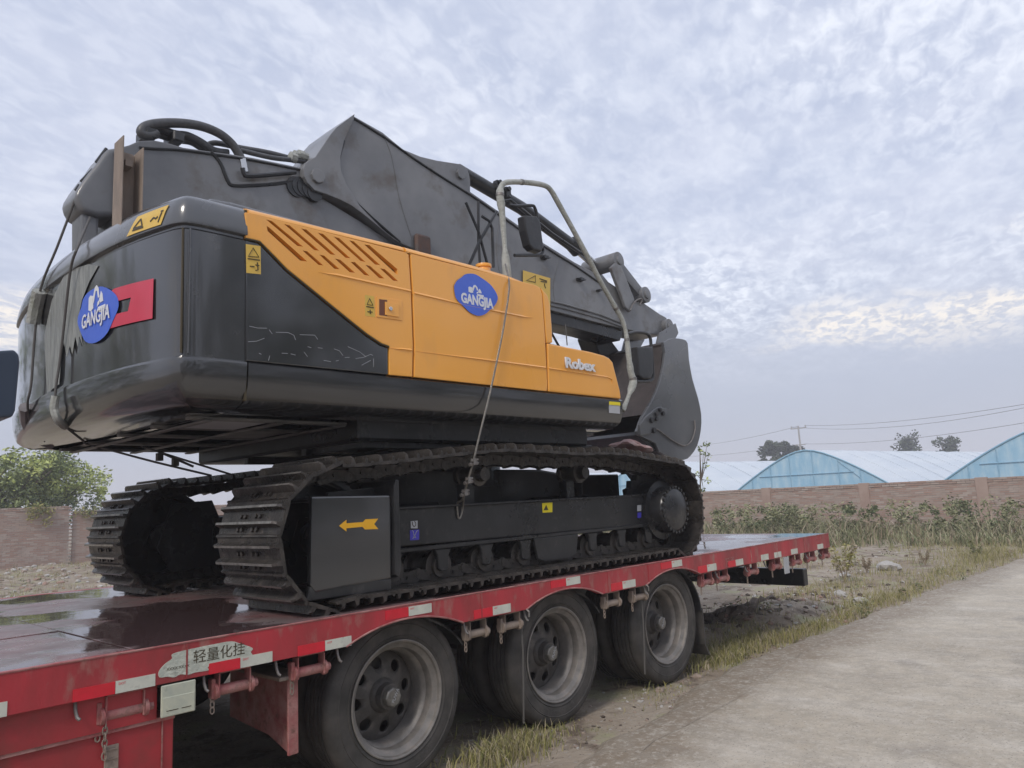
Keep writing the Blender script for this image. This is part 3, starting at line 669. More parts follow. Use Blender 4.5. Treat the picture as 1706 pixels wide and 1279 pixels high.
# rounded shoulder along the top of the doors
def shoulder(px,mir=False,m=YEL,nm='hood_shoulder'):
    q=px; bm=bmesh.new(); prof=[(.002,-.004),(.0,.0),(.006,.018),(.03,.035),(.065,.046),(.12,.052),(.16,.052),(.16,-.004)]
    R_=[]
    for x,z in q: R_.append([bm.verts.new((x,(YS+a) if not mir else (YFAR-a),z+b)) for a,b in prof])
    for a,b in zip(R_,R_[1:]):
        for i in range(len(prof)): bm.faces.new((a[i],a[(i+1)%len(prof)],b[(i+1)%len(prof)],b[i]))
    bm.faces.new(R_[0][::-1]); bm.faces.new(R_[-1]); return finish(nm,bm,m,EX,smooth=True)
shoulder([(1.985,3.198),(2.6,3.203),(3.08,3.208)]); shoulder([(3.10,3.208),(3.7,3.205),(4.1,3.195),(4.28,3.175),(4.36,3.14)])
shoulder([(1.985,3.198),(4.3,3.198)],True)
box('hood_deck',1.985,4.34,YS+.15,YFAR-.15,3.19,3.247,BLK2,EX,bevel=.01)
# raised engine hood on top
hd=prism('engine_hood',[(1.80,3.25),(1.84,3.33),(1.92,3.375),(2.05,3.385),(3.05,3.375),(3.14,3.345),(3.17,3.25)],.42,2.5,BLK2,EX,bevel=.04,seg=4,smooth=True)
prism('exhaust_stub',[(2.26,3.30),(2.27,3.47),(2.33,3.44),(2.42,3.30)],.80,.90,BLKM,EX,bevel=.02)
# pressed ridges on the panels
def ridge(px,y=YS,h=.008,m=YEL,par=EX,w=.013):
    bm=bmesh.new(); R_=[]; n=len(px)
    for i,(x,z) in enumerate(px):
        k=min(1,i/1.0) if i<1 else 1
        s=.15 if i==0 else 1
        R_.append([bm.verts.new(v) for v in((x,y+.003,z+w*1.5*s),(x,y-h*s,z+w*.2*s),(x,y+.003,z-w*.45*s))])
    for a,b in zip(R_,R_[1:]):
        for j in range(3): bm.faces.new((a[j],a[(j+1)%3],b[(j+1)%3],b[j]))
    bm.faces.new(R_[0]); bm.faces.new(R_[-1][::-1]); return finish('pressed_ridge',bm,m,par)
ridge([(2.425,2.936),(2.55,2.938),(3.126,2.933)],par=d1); ridge([(4.337,2.925),(4.213,2.915),(3.647,2.914),(3.156,2.925)],par=d2)
ridge([(2.945,2.531),(3.032,2.533),(3.121,2.535)],par=d1,w=.011); ridge([(3.151,2.534),(3.743,2.537),(4.453,2.54)],par=d2,w=.011); ridge([(5.319,2.477),(5.315,2.519),(5.248,2.532),(4.488,2.539)],par=d3,w=.010)
# lock recess
bm=bmesh.new(); q=[(2.847,2.855),(3.049,2.863),(3.046,2.726),(2.843,2.721)]; add_prism(bm,q,YS-.005,YS+.002); lk=finish('lock_frame',bm,YEL,d1,bevel=.003)
flat('lock_recess',[(2.865,2.84),(2.927,2.844),(2.923,2.738),(2.862,2.736)],YS-.0052,SLOT,lk,.0012); q=[(2.907,2.829),(3.018,2.832),(3.015,2.743),(2.905,2.742)]; prism('lock_plate',q,YS-.012,YS-.0064,YEL,lk,bevel=.002)
kx,kz=[(2.944,2.787)][0]; bm=bmesh.new(); add_cyl_y(bm,kx,kz,.014,YS-.022,YS-.0125,14); finish('lock_knob',bm,SILV,lk,bevel=.003)
# yellow filler neck
fx,fz=[(3.98,3.286)][0]
bm=bmesh.new(); add_tube(bm,[(fx,.26,3.20),(fx,.26,3.30)],.052,20); add_tube(bm,[(fx,.26,3.30),(fx,.26,3.325)],.062,20); finish('filler_neck',bm,YEL,EX,bevel=.004,smooth=True)
# printed warning stickers on the doors
def sticker(pts,tri,extra,y,parent,nm='warning_sticker'):
    s=flat(nm,pts,y,YST,parent,.0012)
    bm=bmesh.new(); t=[(x,y-.0025,z) for x,z in tri]; add_tube(bm,t,.0032,4,closed=True); 
    for e in extra: add_tube(bm,[(x,y-.0025,z) for x,z in e],.0035,4)
    finish('sticker_print',bm,INK,s); return s
sticker([(1.968,3.014),(2.056,3.021),(2.058,2.857),(1.972,2.849)],[(1.982,2.946),(2.011,3.001),(2.045,2.954)],[[(1.979,2.932),(2.051,2.937)],[(2.036,2.921),(2.04,2.879),(2.025,2.873)],[(1.993,2.891),(2.018,2.893)],[(2.025,2.905),(2.047,2.905)]],YS+.004,d1b)
sticker([(2.759,2.852),(2.828,2.854),(2.832,2.719),(2.758,2.717)],[(2.772,2.792),(2.793,2.834),(2.817,2.793)],[[(2.767,2.778),(2.822,2.778)],[(2.775,2.746),(2.812,2.748)],[(2.794,2.761),(2.797,2.734)]],YS,d1)
# round blue sticker with the digger mark and lettering
bl=[(3.513,3.027),(3.52,3.05),(3.547,3.086),(3.585,3.112),(3.619,3.14),(3.665,3.156),(3.721,3.162),(3.777,3.149),(3.866,3.116),(3.918,3.075),(3.946,3.029),(3.931,2.984),(3.893,2.942),(3.858,2.916),(3.806,2.878),(3.751,2.858),(3.712,2.856),(3.649,2.871),(3.596,2.904),(3.553,2.929),(3.523,2.961)]
lg=flat('round_blue_sticker',smoothpts(bl,3,True),YS-.006,BLUE,d2,.0015)
gx=[(3.57,2.933),(3.891,2.958)]; 
tt=text('sticker_lettering','GANGJIA',(gx[0][0]+.004,YS-.0085,gx[0][1]),.098,WHT,lg,extrude=.0008,bold=.0038)
def fit_text(o,width):
    w=max(v.co.x for v in o.data.vertices)
    if w>0: o.matrix_basis=o.matrix_basis@Matrix.Diagonal((width/w,1,1,1))
fit_text(tt,gx[1][0]-gx[0][0])
def digger(parent,f):
    """little white digger: bucket, boom, cab and track"""
    polys=[[(0,.30),(.0,.72),(.10,.80),(.28,.74),(.34,.30),(.18,.22)],[(.26,.60),(.40,1.0),(.52,1.06),(.66,.92),(.72,.60),(.64,.58),(.56,.84),(.48,.88),(.42,.70),(.36,.46)],[(.60,.28),(.62,.44),(.74,.50),(.74,.36)],[(.72,.52),(.82,.78),(.92,.66),(.98,.40),(.80,.38)],[(.62,.12),(.66,.26),(1.12,.26),(1.14,.10),(.9,.02)]]
    bm=bmesh.new()
    for p in polys: f(bm,p)
    return finish('digger_mark',bm,WHT,parent)
o0=[(3.65,3.012),(3.8,3.025),(3.652,3.096)]; sx_=(o0[1][0]-o0[0][0])/1.14; sz_=(o0[2][1]-o0[0][1])
digger(lg,lambda bm,p: add_prism(bm,[(o0[0][0]+a*sx_,o0[0][1]+(b-.2)*sz_*.95) for a,b in p],YS-.0095,YS-.0072))
rb=[(4.682,2.571),(5.08,2.572)]
rt=text('raised_lettering','Robex',(rb[0][0],YS-.010,rb[0][1]-.004),.118,WHT,d3,extrude=.0055,bold=.0042); fit_text(rt,rb[1][0]-rb[0][0])
# --- rear face of the counterweight: decals follow its curve
def rear_x(y):
    for (x0,y0),(x1,y1) in zip(cwx,cwx[1:]):
        if y0<=y<=y1 and y1>y0: return x0+(x1-x0)*(y-y0)/(y1-y0)
    return 1.5
def cut_poly(bm,pts,off,step=.06):
    """curve a flat (y,z) outline onto the rear face: slice it into strips"""
    tmp=bmesh.new(); tmp.faces.new([tmp.verts.new((0,y,z)) for y,z in pts]); y0=min(p[0] for p in pts); y1=max(p[0] for p in pts); y=y0+step
    while y<y1:
        bmesh.ops.bisect_plane(tmp,geom=tmp.verts[:]+tmp.edges[:]+tmp.faces[:],plane_co=(0,y,0),plane_no=(0,1,0)); y+=step
    if max(p[1] for p in pts)>3.1:
        for z in (3.10,3.15,3.18,3.2,3.215,3.23,3.24,3.247): bmesh.ops.bisect_plane(tmp,geom=tmp.verts[:]+tmp.edges[:]+tmp.faces[:],plane_co=(0,0,z),plane_no=(0,0,1))
    r=bmesh.ops.extrude_face_region(tmp,geom=tmp.faces[:]); ex=set(v for v in r['geom'] if isinstance(v,bmesh.types.BMVert))
    for v in tmp.verts: v.co.x=rear_x(v.co.y)+.010-off-(.0015 if v in ex else 0)
    me=bpy.data.meshes.new('t'); tmp.to_mesh(me); tmp.free(); bm.from_mesh(me); bpy.data.meshes.remove(me)
def decal(name,pts,off,m,parent):
    bm=bmesh.new(); cut_poly(bm,pts,off); return finish(name,bm,m,parent)
rd=[(0.326,2.797),(0.329,2.579),(0.767,2.595),(0.809,2.667),(0.654,2.663),(0.546,2.657),(0.52,2.729),(0.665,2.736),(0.78,2.794),(0.703,2.816)]
decal('red_emblem',rd,.003,CRED,cw)
bb=[(1.129,2.795),(1.11,2.835),(1.045,2.863),(0.937,2.871),(0.841,2.858),(0.739,2.816),(0.67,2.771),(0.641,2.725),(0.65,2.681),(0.699,2.631),(0.756,2.574),(0.853,2.545),(0.949,2.545),(1.042,2.57),(1.103,2.62),(1.17,2.696),(1.175,2.745)]
b2=decal('round_blue_sticker',smoothpts(bb,2,True),.0055,BLUE,cw)
tb_=[(1.116,2.648),(0.713,2.642)]
t2=text('sticker_lettering','GANGJIA',(rear_x((tb_[0][0]+tb_[1][0])/2)-.004,tb_[0][0]-.02,tb_[0][1]+.006),.115,WHT,b2,rx='yz',extrude=.0015,bold=.002)
w_=abs(tb_[0][0]-tb_[1][0]); 
ang_=math.atan2(rear_x(tb_[0][0])-rear_x(tb_[1][0]),-(tb_[1][0]-tb_[0][0])); 
fit_text(t2,w_-.03)
def wrap(o,off):
    M0=Matrix.Translation(org(b2))@o.matrix_basis
    for v in o.data.vertices:
        p=M0@v.co; front=v.co.z>0; p.x=rear_x(p.y)+.010-off-(.002 if front else 0); v.co=p-org(b2)
    o.matrix_basis=Matrix()
wrap(t2,.0125)
yd_,zd_=[(1.013,2.735)][0]
digger(b2,lambda bm,p: cut_poly(bm,[(yd_-a*.20,zd_+(b-.2)*.17) for a,b in p],.0085,.1))
def ZC_(q): return [(y,min(z,3.25)) for y,z in q]
def cap_decal(name,pts,off,m,parent):
    o=decal(name,pts,off,m,parent)
    for v in o.data.vertices: 
        z=v.co.z+org(o).z
        ins=float(np.interp(z,[3.066,3.075,3.15,3.20,3.232,3.25,3.256],[-.004,-.006,.004,.018,.045,.085,.14])); v.co.x+=ins-.010
    return o
ys_=cap_decal('warning_sticker',ZC_([(0.548,3.077),(0.477,3.179),(0.22,3.183),(0.252,3.076)]),.004,YST,cw)
def strokes(bm,lines,w,off):
    for L_ in lines:
        for a,b in zip(L_,L_[1:]):
            A=Vector(a);B=Vector(b); d=(B-A)
            if d.length<1e-4: continue
            d.normalize(); n_=Vector((-d.y,d.x))*w; cut_poly(bm,[tuple(A+n_),tuple(A-n_),tuple(B-n_),tuple(B+n_)],off)
bm=bmesh.new()
strokes(bm,[[(0.489,3.108),(0.431,3.152),(0.408,3.106),(0.489,3.108)],[(0.494,3.099),(0.398,3.096)],[(0.342,3.114),(0.318,3.132),(0.298,3.12),(0.284,3.13)],[(0.274,3.094),(0.265,3.126),(0.256,3.147)],[(0.266,3.156),(0.247,3.155)]],.0045,.007)
o_=finish('sticker_print',bm,INK,ys_)
for v in o_.data.vertices:
    z=v.co.z+org(o_).z; v.co.x+=float(np.interp(z,[3.066,3.075,3.15,3.20,3.232,3.25,3.256],[-.004,-.006,.004,.018,.045,.085,.14]))-.010
for yy in (.135,3.11): tube('corner_seam',[(rear_x(yy)+.008,yy,2.37),(rear_x(yy)+.008,yy,3.04)],.006,INK,cw,n=6)
for yy in (.102,): tube('corner_seam',[(1.665,YS+.024,2.37),(1.665,YS+.018,3.04)],.004,BLK2,cw,n=6)
# torn, wrinkled film clinging to the far half of the rear face
fl=[(1.408,3.084),(1.038,3.039),(0.909,2.997),(1.029,2.927),(1.128,2.839),(1.174,2.738),(1.131,2.663),(1.094,2.559),(1.145,2.622),(1.167,2.561),(1.211,2.634),(1.249,2.531),(1.295,2.594),(1.339,2.527),(1.401,2.631),(1.437,2.562),(1.46,2.378),(1.696,2.353),(1.822,2.747),(1.676,2.957)]
fo=decal('torn_film',fl,.004,FILM,cw)
# --- boom (lower left), arm, cylinders, link and bucket
YA0,YA1=1.35,1.76
boom=prism('boom',[(1.726,3.986),(1.801,4.032),(1.862,4.082),(1.961,4.118),(2.063,4.129),(2.16,4.128),(2.374,4.163),(2.512,4.188),(2.684,4.212),(2.936,4.239),(3.106,4.254),(3.16,4.163),(3.23,4.069),(3.665,3.939),(4.312,3.713),(3.656,3.557),(2.516,3.517),(2.15,3.437),(1.743,3.347)],1.40,1.80,BLK3,EX,bevel=.012)
br=prism('boom_root',[(1.75,4.025),(1.69,3.993),(1.665,3.955),(1.62,3.861),(1.579,3.791),(1.538,3.713),(1.512,3.653),(1.502,3.617),(1.515,3.568),(1.544,3.515),(1.642,3.506),(1.767,3.536)],1.46,1.76,BLK3,boom,bevel=.085,seg=4,smooth=True)
prism('boom_foot',[(1.555,3.558),(1.657,3.555),(1.664,3.317),(1.564,3.296)],1.50,1.72,BLK3,boom,bevel=.02)
tube('boom_seam',[(x,1.398,z) for x,z in [(2.361,4.155),(2.402,4.125),(2.439,4.08),(2.471,4.006),(2.495,3.961),(2.532,3.943),(2.684,3.985),(2.884,4.055),(3.094,4.144)]],.014,BLKM,boom,n=6,sm=3)
tube('boom_top_bead',[(x,1.395,z) for x,z in [(1.863,4.03),(1.962,4.052),(2.139,4.099),(2.375,4.14),(2.684,4.188),(3.095,4.231)]],.010,BLKM,boom,n=6,sm=3)
bm=bmesh.new()
for L_ in ([(1.636,3.889),(1.696,4.005)],[(1.55,3.73),(1.616,3.832)],[(1.52,3.66),(1.54,3.702)]): add_tube(bm,[(x,1.52,z+.01) for x,z in L_],.012,6)
finish('edge_bar',bm,BLKM,boom,smooth=True)
# boom tip bellows by the pin
bm=bmesh.new()
for k in range(5):
    c=[(3.056,4.076),(3.094,4.086),(3.132,4.086),(3.17,4.076),(3.209,4.055)][k]
    add_tube(bm,[(c[0],1.387-.006*k,c[1]),(c[0],1.79+.004*k,c[1])],.085-.004*k,16)
finish('pin_sleeve',bm,BLKM,boom,smooth=True)
arm=prism('arm',[(3.379,4.417),(3.59,4.861),(3.905,4.81),(4.13,4.723),(4.333,4.716),(4.531,4.738),(4.833,4.792),(4.888,4.788),(4.923,4.767),(4.949,4.725),(4.961,4.654),(4.955,4.54),(5.299,4.448),(6.008,4.249),(6.538,4.134),(6.807,4.094),(7.041,4.044),(7.342,3.972),(7.562,3.853),(7.874,3.871),(8.214,3.783),(8.365,3.757),(8.429,3.711),(8.442,3.649),(8.41,3.581),(8.332,3.532),(8.215,3.498),(7.995,3.49),(7.441,3.479),(6.91,3.488),(6.071,3.511),(5.017,3.677),(4.071,3.822),(3.878,3.91),(3.645,4.052),(3.457,4.203),(3.401,4.318)],YA0+.02,YA1-.02,BLK3,EX,bevel=.010)
# thick pin bracket at the upper left end
prism('pin_bracket',[(3.089,4.222),(3.103,4.266),(3.136,4.301),(3.197,4.351),(3.353,4.607),(3.407,4.681),(3.59,4.863),(3.577,4.804),(3.476,4.58),(3.437,4.424),(3.441,4.304),(3.492,4.197),(3.62,4.046),(3.877,3.883),(4.057,3.803),(3.972,3.828),(3.655,3.98),(3.542,4.026),(3.425,4.048),(3.299,4.061),(3.188,4.065),(3.123,4.11),(3.094,4.157)],YA0-.012,YA1+.012,BLK3,arm,bevel=.006)
px_,pz_=[(3.212,4.188)][0]
bm=bmesh.new(); add_tube(bm,[(px_,YA0-.035,pz_),(px_,YA1+.03,pz_)],.062,8); finish('pin',bm,BLK3,arm,bevel=.006)
px2,pz2=[(4.827,4.683)][0]
bm=bmesh.new(); add_tube(bm,[(px2,YA0-.005,pz2),(px2,YA1+.0,pz2)],.055,8); finish('pin',bm,BLK3,arm,bevel=.004)
tube('arm_seam',[(x,YA0+.018,z) for x,z in [(3.494,4.597),(3.443,4.426),(3.447,4.306),(3.504,4.195),(3.633,4.06),(4.058,3.831)]],.013,BLKM,arm,n=6,sm=3)
tube('arm_top_bead',[(x,YA0+.016,z) for x,z in [(3.602,4.834),(3.904,4.77),(4.239,4.67),(4.598,4.581),(4.952,4.503),(5.296,4.41),(6.004,4.208),(6.534,4.091),(6.964,3.972)]],.011,BLKM,arm,n=6,sm=2)
box_lo=[(6.06,3.608),(6.279,3.609),(6.922,3.588),(7.339,3.546),(7.447,3.532)]
bm=bmesh.new(); 
for dz,r in((0,.012),(-.045,.010)): add_tube(bm,[(x,YA0+.012,z+dz) for x,z in box_lo],r,6)
finish('arm_lower_flange',bm,BLK3,arm,smooth=True)
prism('arm_lower_box',[(5.014,3.628),(6.051,3.508),(6.91,3.488),(7.44,3.472),(7.362,3.339),(6.808,3.37),(6.041,3.389),(5.003,3.447)],YA0+.06,YA1-.06,BLKM,arm,bevel=.006)
# ends of the arm: boss rings
for (a,b,r) in((1111,544,.085),):
    cx,cz=[(8.331,3.626)][0]; bm=bmesh.new(); add_tube(bm,[(cx,YA0-.045,cz),(cx,YA1+.05,cz)],.095,24); add_tube(bm,[(cx,YA0-.06,cz),(cx,YA0-.04,cz)],.05,16); finish('end_boss',bm,BLK3,arm,bevel=.006)
# round patch, weld scars, grease blocks and yellow plate on the arm
pcx,pcz=[(4.311,3.852)][0]; box('worn_bracket',pcx-.10,pcx+.08,YA0-.03,YA0+.02,pcz-.10,pcz+.09,mat('rust_paint',(.12,.06,.04),(.07,.055,.05),rough=.6,scale=12,bump=.3),arm,bevel=.02)
for i_,(x,z) in enumerate([(5.993,4.072),(6.594,3.935),(6.929,3.866)]):
    s=.05 if i_<2 else .03; bm=bmesh.new()
    add_box(bm,x-s,x+s*.6,YA0-.01,YA0+.02,z-s*.35,z+s*.3); add_tube(bm,[(x-s*.5,YA0-.04,z),(x-s*.5,YA0+.02,z)],s*.42,8); add_tube(bm,[(x+s*.5,YA0-.03,z+.006),(x+s*.5,YA0+.02,z+.006)],s*.34,8); add_tube(bm,[(x+s,YA0-.01,z),(x+s*1.6,YA0-.015,z+.012)],s*.14,6)
    finish('grease_block',bm,BLKM,arm)
yp=flat('warning_plate',[(5.647,3.868),(6.072,3.861),(6.039,3.48),(5.622,3.545)],YA0+.006,YST,arm,.004)
bm=bmesh.new(); add_tube(bm,[(x,YA0+.0005,z) for x,z in [(5.685,3.766),(5.83,3.844),(5.824,3.771)]],.0045,4,closed=True)
for L_ in ([(5.895,3.823),(5.952,3.82),(6.01,3.817)],[(5.912,3.796),(6.009,3.804)],[(5.968,3.783),(5.971,3.758),(5.983,3.734)]): add_tube(bm,[(x,YA0+.0005,z) for x,z in L_],.006,4)
finish('sticker_print',bm,INK,yp)
# bucket cylinder on top of the arm
YC=1.555
cb=[(4.966,4.826),(5.891,4.668),(6.819,4.402),(7.15,4.277),(7.409,4.236)]
tube('bucket_cylinder',[(x,YC,z) for x,z in (cb[0],cb[1],cb[2],)],.072,BLKM,arm,n=20)
tube('cylinder_rod',[(x,YC,z) for x,z in (cb[2],cb[3])],.05,SILV,arm,n=14)
cx,cz=cb[2]; 
tube('cylinder_gland',[(cx-.10,YC,cz+.055),(cx+.03,YC,cz-.02)],.088,BLKM,arm,n=18)
# hard lines along the arm
for dy,dz in((1.42,.02),(1.70,.0)):
    L_=[(5.465,4.571),(5.576,4.613),(5.848,4.521),(6.23,4.393),(6.641,4.292),(6.913,4.24)]; tube('hard_line',[(x,dy,z+dz) for x,z in L_],.018,BLKM,arm,n=8)
bm=bmesh.new()
for x,z in [(5.472,4.782),(5.605,4.745)]:
    add_box(bm,x-.035,x+.035,1.46,1.52,z-.06,z+.05); add_tube(bm,[(x,1.44,z+.03),(x,1.54,z+.03)],.025,8); add_tube(bm,[(x+.02,1.46,z-.03),(x+.02,1.56,z-.05)],.03,8)
finish('hose_coupling',bm,BLKM,arm)
# H link
b1=[(7.302,4.291)][0]; b2_=[(7.841,3.959)][0]; b3=[(7.486,3.686)][0]
bm=bmesh.new(); add_tube(bm,[(b1[0],1.30,b1[1]),(b1[0],1.80,b1[1])],.105,24); add_tube(bm,[(b2_[0],1.30,b2_[1]),(b2_[0],1.80,b2_[1])],.10,24)
add_tube(bm,[(b1[0],1.28,b1[1]),(b1[0],1.82,b1[1])],.055,14); add_tube(bm,[(b2_[0],1.28,b2_[1]),(b2_[0],1.82,b2_[1])],.055,14)
for y0 in(1.34,1.70):
    d=Vector((b2_[0]-b1[0],0,b2_[1]-b1[1])).normalized(); n_=Vector((-d.z,0,d.x))*.075; A=Vector((b1[0],0,b1[1])); B=Vector((b2_[0],0,b2_[1]))
    add_prism(bm,[((A+n_).x,(A+n_).z),((B+n_*.8).x,(B+n_*.8).z),((B-n_*.8).x,(B-n_*.8).z),((A-n_*1.1).x,(A-n_*1.1).z)],y0,y0+.07)
finish('bucket_link',bm,BLK3,arm,bevel=.006,smooth=True)
sl=[(7.104,4.159),(7.208,4.238),(7.326,4.217),(7.551,3.84),(7.538,3.734),(7.431,3.673),(7.351,3.72)]
prism('side_link',sl,1.285,1.325,BLK3,arm,bevel=.012); prism('side_link',sl,1.785,1.825,BLKM,arm,bevel=.012)
tube('grease_hose',[(x,1.27,z) for x,z in [(7.414,3.687),(7.488,3.779),(7.584,3.846),(7.69,3.87),(7.627,3.785)]],.009,STEEL,arm,n=6,sm=3)
# bucket
bko=[(7.487,3.243),(7.582,3.283),(7.717,3.32),(7.946,3.333),(8.036,3.292),(8.033,3.101),(8.076,2.856),(8.166,2.643),(8.21,2.441),(8.17,2.251),(8.055,2.063),(7.885,1.941),(7.732,1.892),(7.48,1.918),(7.219,1.983),(7.16,2.074),(6.836,2.158),(6.858,2.236),(6.954,2.363),(7.154,2.539),(7.327,2.741),(7.461,2.981),(7.506,3.118)]
bko=bko[:1]+smoothpts(bko[1:],2)
bucket=thing_part('bucket',(7.6,1.55,1.9),EX)
prism('side_plate',bko,.90,.935,BLK2,bucket,bevel=.006); prism('side_plate',bko,2.165,2.20,BLK2,bucket,bevel=.006)
shl=[(7.523,3.233),(7.714,3.298),(7.929,3.309),(8.011,3.267),(8.01,3.091),(8.054,2.847),(8.144,2.634),(8.181,2.44),(8.144,2.258),(8.03,2.076),(7.875,1.962),(7.722,1.912),(7.482,1.935),(7.221,1.996)]; shl=smoothpts(shl,3)
inn=[]
for i,p in enumerate(shl):
    a=Vector(shl[max(0,i-1)]); b=Vector(shl[min(len(shl)-1,i+1)]); t=(b-a).normalized(); inn.append((p[0]+t.y*.03,p[1]-t.x*.03))
prism('bucket_shell',shl+inn[::-1],.935,2.165,mat('bucket_inside',(.036,.029,.028),(.055,.044,.042),rough=.65,scale=5,bump=.2,c3=(.09,.07,.065),s3=7,a3=(.6,.8)),bucket,smooth=True)
# mouth of the bucket turned towards the machine: inner wear plate and lip
prism('bucket_lip',[(7.219,1.983),(6.836,2.158),(6.887,2.198),(7.287,2.037)],.935,2.165,BLKM,bucket,bevel=.006)
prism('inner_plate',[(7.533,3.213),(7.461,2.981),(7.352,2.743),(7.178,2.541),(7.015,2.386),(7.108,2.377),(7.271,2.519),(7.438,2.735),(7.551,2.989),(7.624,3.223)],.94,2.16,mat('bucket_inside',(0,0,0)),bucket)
# side cutter with bolts
prism('side_cutter',[(6.838,2.261),(6.964,2.351),(7.191,2.461),(7.265,2.478),(7.386,2.464),(7.389,2.403),(7.191,2.294),(7.086,2.217),(7.032,2.17),(6.847,2.152)],.872,.90,BLK2,bucket,bevel=.006)
bm=bmesh.new()
for i_,(x,z) in enumerate([(7.241,2.441),(7.162,2.391),(7.297,2.403),(7.155,2.337),(7.058,2.32),(7.089,2.209)]):
    add_tube(bm,[(x,.845,z),(x,.885,z)],.032 if i_>3 else .024,6)
finish('cutter_bolt',bm,BLKM,bucket)
tube('bucket_wire',[(x,.885,z) for x,z in [(7.135,2.224),(7.218,2.22),(7.367,2.157),(7.545,2.094),(7.707,2.056),(7.842,2.079),(7.934,2.144),(8.006,2.252),(8.01,2.359)]],.009,STEEL,bucket,n=6,sm=4)
prism('bucket_ear',[(8.038,3.497),(8.44,3.674),(8.494,3.554),(8.326,3.384),(7.946,3.319)],1.28,1.31,BLK2,bucket,bevel=.01); prism('bucket_ear',[(8.038,3.497),(8.44,3.674),(8.494,3.554),(8.326,3.384),(7.946,3.319)],1.80,1.83,BLK2,bucket,bevel=.01)
# far bracket seen between arm and front box
prism('front_bracket',[(7.25,3.463),(7.223,3.43),(7.342,3.207),(7.837,3.197),(7.748,3.303),(7.586,3.429),(7.564,3.563)],1.70,1.95,BLKM,EX,bevel=.02)
prism('cab_mount',[(5.0,2.15),(5.0,2.68),(5.6,2.66),(6.35,2.42),(6.35,2.15)],1.1,2.4,BLKM,EX,bevel=.03)
# thin rods behind the corner panel
tube('stay_rod',[(5.729,0.900,3.008),(5.721,0.900,3.219)],.006,DWIRE,EX,n=5); tube('stay_rod',[(5.138,0.600,3.009),(5.244,0.600,2.883)],.012,BLKM,EX,n=6)
# mirrors
def mirror(pts_loop,head,y,rr=.014):
    m=thing_part('mirror',(head[0][0],y,head[0][1]),EX)
    tube('mirror_arm',[(x,y,z) for x,z in smoothpts(pts_loop,3)],rr,BLKM,m,n=8)
    prism('mirror_head',head,y-.035,y+.05,BLKM,m,bevel=.018,seg=3)
    return m
mirror([(4.345,3.913),(4.432,3.925),(4.62,3.978),(4.664,3.968),(4.689,3.9),(4.701,3.77),(4.729,3.644),(4.741,3.604),(4.716,3.572),(4.661,3.551),(4.379,3.493)],[(4.484,3.85),(4.65,3.885),(4.692,3.837),(4.713,3.63),(4.685,3.577),(4.58,3.576),(4.531,3.601),(4.496,3.723)],.30)
mirror([(6.345,3.143),(6.499,3.181),(6.676,3.191),(6.749,3.155),(6.756,3.04),(6.75,2.751),(6.709,2.697),(6.628,2.678),(6.431,2.662)],[(6.445,3.018),(6.735,3.05),(6.707,2.766),(6.653,2.698),(6.521,2.688),(6.439,2.718)],.6,.018)
# wrapped hand rail
hr=[(4.284,0.300,3.250),(4.274,0.300,3.397),(4.267,0.300,3.595),(4.257,0.300,3.845),(4.244,0.300,3.969),(4.271,0.300,4.058),(4.359,0.300,4.113),(4.598,0.300,4.175),(4.792,0.300,4.207),(4.886,0.300,4.189),(4.982,0.300,4.093),(5.133,0.300,3.930),(5.326,0.300,3.714),(5.523,0.300,3.480),(5.688,0.300,3.308),(5.823,0.300,3.160),(5.875,0.300,3.034),(5.889,0.300,2.834),(5.907,0.300,2.664),(5.934,0.300,2.575),(5.862,0.300,2.462),(5.771,0.300,2.344),(5.727,0.300,2.292)]
hp=smoothpts(hr,3); rr=[.023+.004*math.sin(i*.9)*(1 if i<12 or i>46 else .2)+(.011 if i in range(10,14) or i in range(0,5) or 52<i<60 else 0) for i in range(len(hp))]
bm=bmesh.new(); add_tube(bm,hp,rr,10); rail_=finish('wrapped_handrail',bm,WRAP,EX,smooth=True)
bm=bmesh.new()
for i in (12,20,43,49,56): 
    c=Vector(hp[i]); d=(Vector(hp[i+1])-c).normalized(); add_tube(bm,[c-d*.012,c+d*.012],rr[i]+.003,10)
finish('tape_band',bm,STEEL,rail_,smooth=True)
# black rods leaning near the filler neck
bm=bmesh.new()
for L_ in ([(4.435,0.900,4.147),(4.575,0.900,3.913),(4.669,0.900,3.627)],[(4.827,0.900,4.161),(4.592,0.900,3.834),(4.431,0.900,3.553)],[(4.691,1.000,4.256),(4.669,1.000,3.878),(4.676,1.000,3.626)],[(4.629,0.900,4.066),(4.718,0.900,4.043),(4.753,0.900,3.982),(4.744,0.900,3.613)]):
    add_tube(bm,L_,.014,6)
finish('leaning_rod',bm,BLKM,EX,smooth=True)
# hoses over the boom
def hose(pts,r,m=HOSE,nm='hydraulic_hose',par=boom): return tube(nm,pts,r,m,par,n=10,sm=5)
hose([(2.019,1.500,4.224),(1.962,1.500,4.188),(1.913,1.500,4.189),(1.928,1.500,4.239),(2.017,1.500,4.297),(2.178,1.500,4.356),(2.332,1.500,4.385),(2.470,1.500,4.374),(2.565,1.500,4.328),(2.623,1.500,4.263),(2.663,1.500,4.192)],.034)
hose([(1.947,1.550,4.256),(2.037,1.550,4.296),(2.157,1.550,4.289),(2.253,1.550,4.307),(2.356,1.550,4.289),(2.453,1.550,4.253),(2.566,1.550,4.269)],.026)
hose([(1.950,1.600,4.240),(2.058,1.600,4.267),(2.178,1.600,4.269),(2.301,1.600,4.290),(2.402,1.600,4.265),(2.543,1.600,4.280)],.026)
hose([(2.425,1.600,4.301),(2.495,1.600,4.343),(2.688,1.600,4.365),(2.944,1.600,4.400),(3.217,1.600,4.415)],.022); hose([(2.638,1.500,4.292),(2.889,1.500,4.311),(3.058,1.500,4.342),(3.240,1.500,4.376)],.020)
